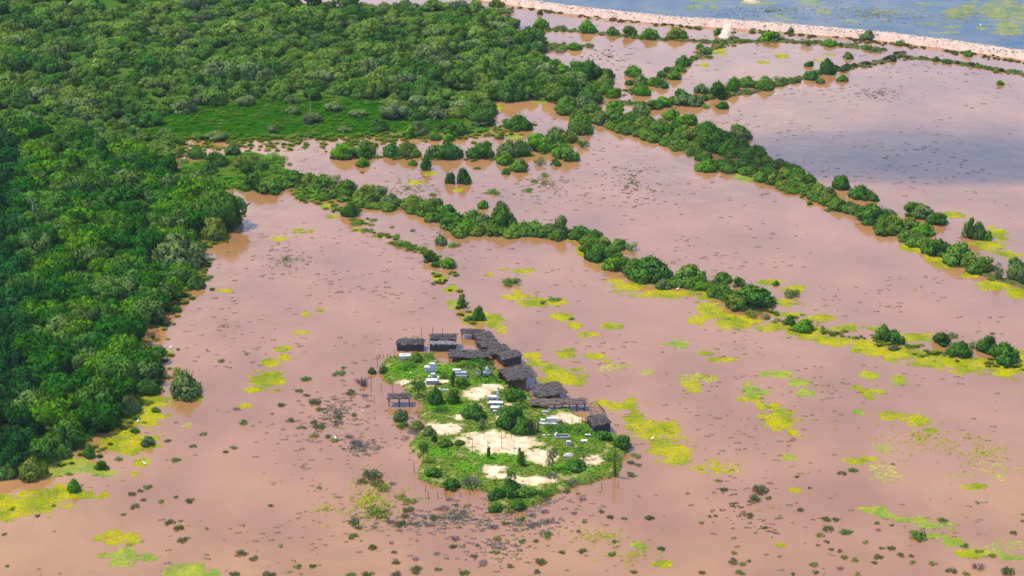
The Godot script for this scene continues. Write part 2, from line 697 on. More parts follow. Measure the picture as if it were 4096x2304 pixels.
func island_paint(x: float, z: float, h: float) -> Color:
	var s := sandy(x, z)
	var g := clampf(0.5 + grass_n.get_noise_2d(x, z), 0.0, 1.0)
	var lush := smoothstep(-0.2, 0.3, in_ellipses(x, z, lush_spots) + grass_n.get_noise_2d(x + 30.0, z) * 0.3)
	var green := Color(0.095, 0.120, 0.022).lerp(Color(0.055, 0.120, 0.010), g).lerp(Color(0.060, 0.155, 0.008), lush * 0.9)
	var sand := Color(0.37, 0.255, 0.15).lerp(Color(0.53, 0.41, 0.28), g)
	var worn := smoothstep(0.24, 0.42, sand_n.get_noise_2d(x * 1.7 + 80.0, z * 1.7)) * (1.0 - lush)
	var c := green.lerp(Color(0.26, 0.20, 0.09), worn * 0.6).lerp(sand, s)
	var wet := smoothstep(0.26, 0.05, h)
	return c.lerp(Color(0.15, 0.095, 0.04), wet)

func build_setting() -> void:
	var ground := PlaneMesh.new()
	ground.size = Vector2(9000, 9000)
	var g := structure("ground", ground, matte(0.20, 0.12, 0.07, 0.95, false))
	g.position.y = -1.5
	var flood := PlaneMesh.new()
	flood.size = Vector2(8000, 8000)
	structure("water", flood, water_material(Color(0.178, 0.086, 0.032), Color(0.248, 0.124, 0.049), 0.10, 0.045, 140.0))
	# the clearer lagoon behind the causeway
	var st := start()
	var lagoon := points_of([1.9, -354.4, 26.2, -338.6, 61.7, -323.5, 80.8, -320.1, 99.6, -315.6, 119.2, -308.4, 139.9, -301.3, 159.5, -290.6, 181.9, -279.3, 230.5, -244.3, 371.6, -461.9, -50.7, -461.9])
	var order := Geometry2D.triangulate_polygon(lagoon)
	for i in range(0, order.size(), 3):
		tri(st, Vector3(lagoon[order[i]].x, 0.03, lagoon[order[i]].y), Vector3(lagoon[order[i + 1]].x, 0.03, lagoon[order[i + 1]].y), Vector3(lagoon[order[i + 2]].x, 0.03, lagoon[order[i + 2]].y), Color.WHITE, Vector3.UP)
	structure("lagoon_water", st.commit(), water_material(Color(0.015, 0.040, 0.060), Color(0.085, 0.085, 0.075), 0.16, 0.05, 90.0, 0.3))
	wood_polys = [points_of([-125.4, 56.5, -116, 39.7, -105.2, 34.7, -100.9, 31.8, -96.3, 26.9, -91.1, 23.7, -87.9, 18.8, -87.1, 14.2, -83.6, 7.6, -83.7, -0.2, -80.4, -4.3, -79.6, -10.4, -83.7, -21, -88.8, -28.7, -91.3, -34.4, -86.6, -37.4, -88.3, -47.3, -84.5, -57.1, -79.1, -64.3, -86.5, -72.6, -81.9, -75.8, -82.3, -89, -84.1, -97.6, -77.1, -100.6, -80.2, -115.6, -84, -134.8, -94.4, -143.2, -101.6, -151.8, -114.1, -162.5, -123, -171.7, -160.3, -190.9, -204.5, -200.9]), points_of([-203.9, -198.9, -159.8, -188.9, -122.8, -170.6, -117, -165.4, -104.7, -156.1, -100.7, -160.7, -98.8, -171.7, -108.8, -180.4, -81.8, -180.4, -47.7, -183.5, -25.7, -187, -13.3, -183.1, -6.6, -190.9, -5.5, -207.1, -10.1, -216.8, 1.6, -224.1, 13.2, -216.8, 24, -228.5, 33.6, -237.5, 32.1, -249, 19.5, -258.5, 8.6, -268.2, 15.9, -284.4, 8.2, -294.8, -0.4, -312.8, -12.5, -331.6, -21, -336.3, -36.5, -342.2, -51.4, -336.3, -67.1, -342.2, -81.3, -345.8, -93.3, -356.8, -103.4, -375.9, -119.4, -399.3, -163.4, -406.2, -267.6, -406.2]), points_of([-100.6, -152.5, -91.7, -164.3, -78.1, -169.8, -70, -162.5, -63.8, -148.4, -66.8, -133.2, -83, -135.5, -93.3, -143.2])]
	meadow_polys = [points_of([-115.9, -182.7, -112.8, -204.2, -94.2, -216.8, -63.6, -221.9, -37.4, -219.8, -25.5, -214.2, -13.7, -203, -12.2, -188.9, -25.7, -186.6, -47.7, -183.5, -81.9, -181.1])]
	structure("wooded_land", land_mesh(wood_polys, Rect2(-230.0, -440.0, 330.0, 560.0), 2.5, 2, 0.35, forest_paint, false), M.land)
	sand_spots = [[-4.5, 21.5, 7.05, 4.83], [-14.3, 16.6, 3.24, 2.12], [1.9, 22.6, 4.9, 2.29], [0.2, 24, 4.67, 2.73], [4.7, 26.2, 2.54, 2.7], [6.1, 28, 3.16, 3.58], [-3.7, 33.3, 2.7, 2.1], [-2.3, 36.7, 3.3, 1.29], [4.5, 38.4, 5.14, 1.92], [-11.2, 9.9, 1.32, 1.45], [-7.9, -1.6, 3.63, 3.23], [-4.1, -4.9, 2.87, 1.78], [12.5, 10.6, 3.54, 2.51], [-2.4, 10.1, 1.52, 2.23], [-15.9, -7.9, 1.84, 1.09], [-23.8, -7.9, 3.42, 0.97], [16.3, 29.8, 2.9, 2.05], [-0.4, 3.9, 1.28, 0.8], [-18.5, -6.7, 1.57, 1.8], [-15.1, 15.1, 4.25, 2.73], [-3.1, 21, 8.14, 3.19]]
	lush_spots = [[-2.3, 28, 6.95, 3.13], [-14.4, 25.8, 2.96, 2.71], [-9.6, 32.4, 2.5, 2.63], [12.3, 32.9, 4.58, 2.19], [-23.6, -13.9, 5.86, 4.33], [-16.1, -12.7, 4.25, 3.69], [-5.4, -7.9, 5.26, 2.41], [-14.2, 4.5, 5.12, 3.43], [14.8, 17.2, 7.47, 3.25], [3, -3.1, 3.12, 1.77]]
	structure("island_ground", land_mesh([points_of([-31, -17.68, -26.44, -22.75, -20.24, -23.71, -17.95, -20.52, -14.09, -17.68, -4.71, -18.31, -2.01, -15.18, -1.19, -10.27, 0.91, -5.46, 5.58, -1.91, 5.02, 1.58, 6.52, 4.46, 12.64, 5.59, 16.54, 10.65, 17.38, 15.05, 22.33, 16.14, 25.54, 20.96, 24.08, 25.17, 23.07, 30.31, 20.91, 35.45, 17.52, 37.38, 14.18, 38.44, 10.41, 41.39, 9.54, 43.89, 6.86, 46.35, 2.82, 48.39, -2.2, 48.79, -4.22, 46.76, -4.67, 43.06, -5.71, 41.39, -14.5, 40.76, -18.58, 36.31, -19.51, 29.34, -21.26, 23.51, -18.71, 13.41, -19.47, 7.29, -19.89, 3.31, -20.82, -0.16, -23.57, -3.38, -24.23, -6.17, -28.16, -9.3])], Rect2(-36.0, -28.7, 66.5, 82.5), 0.5, 7, 0.75, island_paint, true), M.land)
	# causeway of pale rubble, and the ramp that crosses it
	lines = {
		"causeway": [[-26.4, -364.4], [-2.8, -349.5], [17, -336.3], [29, -331], [46.7, -323.5], [61.2, -317.8], [80.1, -313.9], [98.7, -308.9], [118.3, -302.4], [138.7, -294.8], [158.3, -284.9], [180.2, -272.2], [200.1, -256.1]],
		"ramp": [[81, -316.7], [79.4, -307.3], [76.4, -294.8]],
		"north": [[6.9, -311.1], [16.4, -306.7], [28, -304.5], [42.3, -298], [59.3, -293.8], [67.8, -291.7], [80.6, -290.6], [96.5, -291.7], [110.6, -289.6], [126.5, -282.3], [134.7, -280.3]],
		"hook": [[134.7, -280.3], [136.8, -275.2], [132.3, -267.2], [120.1, -260.9], [108, -253.7], [94.2, -242], [80.8, -230.7], [67, -224.1], [45.5, -216.8], [32.6, -216.8]],
		"slant": [[82.4, -293.8], [72.8, -284.4], [62.9, -268.2], [56.5, -257.5], [47.1, -239.7], [38.4, -228.5]],
		"cross": [[135.7, -269.2], [141.2, -270.2], [154.1, -265.3], [166, -256.6], [177.6, -248]],
		"east": [[14.4, -211.3], [24.3, -200.9], [38.6, -187], [50.1, -175.4], [58.4, -160.7], [69.1, -150.1], [79.2, -138.2], [88.7, -125.1], [97.8, -112.6], [105.9, -97.6], [113.9, -84.8], [121.6, -72.6], [131.3, -62.2]],
		"centre": [[-68.5, -138.2], [-60.5, -138.8], [-48.3, -129.9], [-36.5, -121.9], [-27.5, -120.3], [-17.2, -108], [-11.6, -100.6], [0.2, -102], [12, -100.6], [20.5, -97.6], [26.1, -80.7], [35.7, -70], [45.5, -66.1], [53.8, -58.4], [58.9, -51], [65, -44.9], [72.5, -36.7], [81.5, -33.2], [89.4, -29.8], [97, -25.4], [105.3, -21], [117.7, -16.7]],
		"thorn": [[-64.7, -134.8], [-54.8, -126.7], [-46.2, -117.2], [-37.6, -105], [-30.6, -94.7], [-22.9, -87.6], [-16.3, -79.3], [-18, -67.4], [-13.6, -54.7], [-8.5, -42.5]],
		"spoil": [[88.4, -349.5], [92.8, -347], [97.6, -348.2]],
		"shore": [[-104.9, 35.5], [-97.1, 30.4], [-87.3, 21.6], [-83.2, 9.5], [-83.1, 0.8], [-79.1, -4.3], [-82.5, -22.1], [-90.2, -31], [-85.3, -35.5], [-87.3, -47.3], [-78.2, -64.8], [-80.8, -75.3], [-82.2, -91.9], [-76.5, -100.6], [-82, -128.3], [-94.2, -141.5], [-101.3, -150.1]],
		"meadow_edge": [[-105.7, -176.6], [-81.5, -178.1], [-47.5, -180.4], [-35.3, -181.1], [-23.1, -183.1], [-6, -188.9], [1.5, -192.9]],
		"foot": [[1.8, -339.8], [28.8, -325.8], [60.8, -312.2], [79.3, -305.6], [97.9, -302.4], [117.3, -295.9], [137.4, -287.5], [156.6, -277.2], [178.3, -264.3]],
		"grove": [[-54.4, -162.4], [-43.8, -162.4], [-29.9, -163.7], [-19.3, -162.4], [-9.5, -161.8], [-0.1, -163.7], [9.4, -169.3], [17.1, -177.7]],
		"thick": [[27, -205], [44, -193.7], [55.6, -183.1], [65.5, -171.7], [71.5, -160.7], [78.6, -151.1], [88.4, -138.2]],
		"spit": [[6, -285.9], [15.9, -284.4], [27.3, -285.4]],
	}
	structure("causeway_path", bank_mesh(lines.causeway, 3.0, 1.8, 31, 0.4, Color(0.36, 0.25, 0.19), Color(0.46, 0.34, 0.27)), M.land)
	structure("causeway_ramp_path", bank_mesh(lines.ramp, 1.7, 1.1, 33, 0.3, Color(0.40, 0.29, 0.22), Color(0.48, 0.37, 0.29)), M.land)
	for key in ["east", "centre", "cross", "north", "slant", "hook"]:
		structure("dike_terrain", bank_mesh(lines[key].slice(0, 14) if key == "centre" else lines[key], 1.3, 0.35, 41, 0.4, Color(0.045, 0.055, 0.018), Color(0.09, 0.085, 0.028), 0.25), M.land)
	structure("spoil_terrain", bank_mesh(lines.spoil, 1.8, 1.0, 47, 0.7, Color(0.24, 0.18, 0.12), Color(0.46, 0.37, 0.28)), M.land)
	# boulders on the causeway
	var rng := seeded(404)
	var rock := SphereMesh.new()
	rock.radius = 0.5
	rock.height = 0.8
	rock.radial_segments = 6
	rock.rings = 3
	var at := []
	var tints := []
	for key in ["causeway"]:
		var pts: Array = lines[key]
		for i in pts.size() - 1:
			var a := Vector2(pts[i][0], pts[i][1])
			var b := Vector2(pts[i + 1][0], pts[i + 1][1])
			for k in int(a.distance_to(b) * 7.0):
				var p := a.lerp(b, rng.randf())
				var off := rng.randf_range(-1.0, 1.0)
				var side := (b - a).normalized().orthogonal()
				p += side * off * 3.1
				var s := rng.randf_range(0.25, 0.8)
				at.append(Transform3D(Basis.from_euler(Vector3(rng.randf(), rng.randf() * TAU, rng.randf())).scaled(Vector3(s, s, s)), Vector3(p.x, 1.85 * smoothstep(1.1, 0.5, abs(off)), p.y)))
				var kk := rng.randf_range(0.75, 1.15)
				tints.append(Color(0.43 * kk, 0.32 * kk, 0.26 * kk) if rng.randf() < 0.96 else Color(0.20, 0.14, 0.11))
	many("rubble", rock, M.rubble, at, tints, "pale pinkish rubble heaped along the causeway")

# ---------------------------------------------------------------- wood
func build_forest() -> void:
	var rng := seeded(77)
	var taken_spots := []
	var clear: Array = [[-88.8, -77.4, 9.78, 7.69], [-89.5, -37.8, 5.72, 5.21], [-81.3, -100, 4.82, 4.16], [-75.6, -10.4, 5.41, 8.44], [-83.3, -138.2, 6.87, 6.77], [-19.1, -263.3, 5.53, 4.91], [-121.3, -169.1, 2.65, 4.54], [-85.2, -151.8, 3.04, 4.25], [-97.9, -165.4, 2.39, 2.97], [-98.7, -148.4, 1.63, 4.92], [-16.9, -229.8, 7.91, 3.57], [-78.4, -332.7, 10.6, 5.94]]
	var far := [[], [], []]
	var far_tint := [[], [], []]
	var stand := noise_of(55, 0.035, 3)
	var near_poly: PackedVector2Array = wood_polys[0]
	var up_poly: PackedVector2Array = wood_polys[1]
	var z := 150.0
	var near_mats := ["wood_deep", "wood_deep", "wood_bright", "wood_deep", "mangrove_dark", "wood_grey", "wood_bright"]
	while z > -420.0:
		var x := -235.0
		while x < 60.0:
			var p := Vector2(x + rng.randf_range(-2.3, 2.3), z + rng.randf_range(-2.3, 2.3))
			var in_near := Geometry2D.is_point_in_polygon(p, near_poly)
			var in_up := not in_near and Geometry2D.is_point_in_polygon(p, up_poly)
			x += 4.9
			if not (in_near or in_up):
				continue
			# only what the picture or a step aside could show
			if abs(p.x) > (384.0 - p.y) * 0.2657 * 1.0 + 45.0:
				continue
			var r := rng.randf_range(1.9, 3.4) + (rng.randf() * 2.2 if rng.randf() < 0.3 else 0.0)
			var pick := rng.randf()
			var n := stand.get_noise_2d(p.x, p.y)
			if in_ellipses(p.x, p.y, clear) > 0.0:
				continue
			if inside_any(p, meadow_polys) and pick > 0.10:
				continue
			if in_near:
				r = rng.randf_range(2.6, 4.4) + (rng.randf() * 2.0 if rng.randf() < 0.3 else 0.0)
				var h := r * rng.randf_range(0.85, 1.5)
				var mat: String = near_mats[int(clampf(pick * 5.0 + n * 3.0 + 1.0, 0, 6))]
				if abs(p.x) < (384.0 - p.y) * 0.2657 + 4.0 and p.y > -215.0:
					var k := int(p.y > -165.0) + int(p.y > -120.0) + int(p.y > -85.0)
					plant("wood_tree", "tree", ["leafy crown in the packed near wood beyond the big grey shore tree", "leafy crown in the packed near wood below the big grey shore tree", "leafy crown in the packed near wood level with the lone shore tree", "leafy crown in the packed near wood just above the corner mat"][k], ["farther near wood", "middle near wood", "nearer near wood", "nearest near wood"][k], "wood", mat, Vector3(p.x, 0.2, p.y), r, h)
				else:
					plant_far(far, far_tint, rng, p, r, h, Color(0.015, 0.08, 0.014))
			else:
				if n < -0.32 and pick < 0.6:
					continue
				var dark := Color(0.045, 0.140, 0.018)
				var mid := Color(0.105, 0.210, 0.030)
				var olive := Color(0.150, 0.235, 0.040)
				var c := mid.lerp(olive, clampf(n * 2.2, 0, 1)).lerp(dark, clampf(-n * 2.2, 0, 1))
				if pick > 0.86:
					c = dark
				elif pick < 0.12:
					c = Color(0.135, 0.205, 0.065)
				plant_far(far, far_tint, rng, p, r, r * rng.randf_range(0.7, 1.35), c)
		z -= 4.9
	for k in 3:
		many("wood_canopy_foliage", crowns[["wood", "dome", "wood"][k]][k + 1], M.tinted_leaf, far[k], far_tint[k], ["grey green canopy of the wood beyond the meadow", "rounded crowns mixed through the wood beyond the meadow", "darker crowns mixed through the wood beyond the meadow"][k])
	# undergrowth between the trunks and the tall grass of the meadow
	var at := []
	var tints := []
	var grass := []
	var grass_t := []
	for i in 42000:
		var p := Vector2(rng.randf_range(-200, 60), rng.randf_range(-300, 150))
		if abs(p.x) > (384.0 - p.y) * 0.2657 + 15.0:
			continue
		var t := Transform3D(Basis(Vector3.UP, rng.randf() * TAU), Vector3(p.x, 0.1, p.y))
		if inside_any(p + Vector2(rng.randfn(0, 3.0), rng.randfn(0, 3.0)), meadow_polys):
			var r := rng.randf_range(0.7, 1.3)
			var n2 := clampf(0.4 + stand.get_noise_2d(p.x * 2.0, p.y * 4.0) * 1.4 + 0.4 * smoothstep(-248.0, -236.0, p.y), 0, 1)
			grass.append(t.scaled_local(Vector3(r, rng.randf_range(0.5, 1.1), r)))
			var g := Color(0.014, 0.115, 0.005).lerp(Color(0.095, 0.20, 0.016), n2)
			grass_t.append(g)
		elif i % 3 == 0 and inside_any(p, wood_polys):
			var r := rng.randf_range(0.9, 2.0)
			at.append(t.scaled_local(Vector3(r, rng.randf_range(0.6, 1.6), r)))
			tints.append(Color(0.04, 0.17, 0.006).lerp(Color(0.11, 0.22, 0.014), rng.randf()))
	many("undergrowth", tufts.grass[0], M.tinted_leaf, at, tints, "undergrowth between the trees of the wood")
	many("meadow_grass", tufts.grass[1], M.tinted_leaf, grass, grass_t, "tall bright green marsh grass in the clearing of the wood")
	# fringe grass on the dikes and along the shores
	var fr := []
	var fr_t := []
	for key in ["east", "centre", "cross", "north", "slant", "hook", "thorn", "shore", "meadow_edge", "spit", "foot", "grove"]:
		var pts: Array = lines[key]
		var wide: float = {"shore": 4.0, "meadow_edge": 8.0, "spit": 5.0}.get(key, 2.6)
		for i in pts.size() - 1:
			var a := Vector2(pts[i][0], pts[i][1])
			var b := Vector2(pts[i + 1][0], pts[i + 1][1])
			for k in int(a.distance_to(b) * wide * (0.9 if key in ["shore", "meadow_edge"] else 0.75)):
				var p := a.lerp(b, rng.randf()) + Vector2(rng.randfn(0, wide * 0.5), rng.randfn(0, wide * 0.5))
				if stand.get_noise_2d(p.x * 3.0, p.y * 3.0) < -0.12:
					continue
				var r := rng.randf_range(0.4, 1.1)
				fr.append(Transform3D(Basis(Vector3.UP, rng.randf() * TAU), Vector3(p.x, 0.05, p.y)).scaled_local(Vector3(r, rng.randf_range(0.3, 0.8), r)))
				fr_t.append(Color(0.05, 0.14, 0.015).lerp(Color(0.19, 0.21, 0.015), rng.randf()) if not key in ["hook", "foot"] else Color(0.10, 0.10, 0.05).lerp(Color(0.06, 0.10, 0.03), rng.randf()))
	many("fringe_grass", tufts.grass[2], M.tinted_leaf, fr, fr_t, "rough grass fringing the dikes and the edges of the wood")
	var sc := [[], []]
	var sc_t := [[], []]
	for key in ["east", "thick", "centre", "hook", "north", "slant", "cross"]:
		var pts: Array = lines[key]
		var big: float = {"east": 1.0, "thick": 1.1, "centre": 0.95, "hook": 0.6}.get(key, 0.45)
		var last := pts.size() - 1 - (1 if key == "east" else 0) - (7 if key == "centre" else 0)
		for i in last:
			var a := Vector2(pts[i][0], pts[i][1])
			var b := Vector2(pts[i + 1][0], pts[i + 1][1])
			for k in int(a.distance_to(b) * 1.8 * big) + 1:
				var p := a.lerp(b, rng.randf()) + Vector2(rng.randfn(0, 1.6), rng.randfn(0, 1.6)) * big
				if stand.get_noise_2d(p.x * 4.0, p.y * 4.0) < -0.2:
					continue
				var r := rng.randf_range(0.9, 2.7) * big
				sc[k % 2].append(Transform3D(Basis(Vector3.UP, rng.randf() * TAU), Vector3(p.x, 0.0, p.y)).scaled_local(Vector3(r, r * rng.randf_range(0.7, 1.25), r)))
				var v := rng.randf_range(0.75, 1.25)
				var c := Color(0.085, 0.190, 0.024).lerp(Color(0.16, 0.22, 0.03), rng.randf() * rng.randf())
				if key == "cross" or (key == "hook" and i < 4):
					c = Color(0.06, 0.075, 0.035)
				sc_t[k % 2].append(Color(c.r * v, c.g * v, c.b * v))
	for k in 2:
		many("dike_scrub_foliage", crowns.dome[4 + k], M.tinted_leaf, sc[k], sc_t[k], ["tangled scrub filling the gaps between bushes on the dikes", "lower scrub at the feet of the bushes on the dikes"][k])
	for d in [["bare white dead trunk deep in the upper wood", -112.3, -251.3, 10.2], ["slim white dead trunk in the bright meadow", -64.5, -204.2, 7.2], ["pale dead snag among the near wood's dark crowns", -130.8, -108, 8.4], ["short pale snag near the left edge of the near wood", -128.2, -86.2, 7.9]]:
		var st := start()
		var hh: float = d[3]
		rod(st, Vector3.ZERO, Vector3(0.2, hh * 0.7, 0), 0.16, 0.1, shade(rng), 6)
		rod(st, Vector3(0.2, hh * 0.7, 0), Vector3(-0.3, hh, 0.1), 0.1, 0.04, shade(rng))
		var o := thing("dead_tree", d[0], "tree", Vector3(d[1], 0.2, d[2]))
		put("trunk", st.commit(), M.pale_bark, o)
		var br := start()
		for i in 4:
			var y := hh * (0.45 + 0.13 * i)
			rod(br, Vector3(0.15, y, 0), Vector3(rng.randf_range(-1, 1), y + 0.8, rng.randf_range(-0.8, 0.8)), 0.06, 0.02, shade(rng))
		put("branch", br.commit(), M.pale_bark, o)

func plant_far(far: Array, tint: Array, rng: RandomNumberGenerator, p: Vector2, r: float, h: float, c: Color) -> void:
	var k := rng.randi() % 3
	far[k].append(Transform3D(Basis(Vector3.UP, rng.randf() * TAU), Vector3(p.x, 0.15, p.y)).scaled_local(Vector3(r, h, r)))
	var v := rng.randf_range(0.8, 1.2)
	tint[k].append(Color(c.r * v, c.g * v, c.b * v))

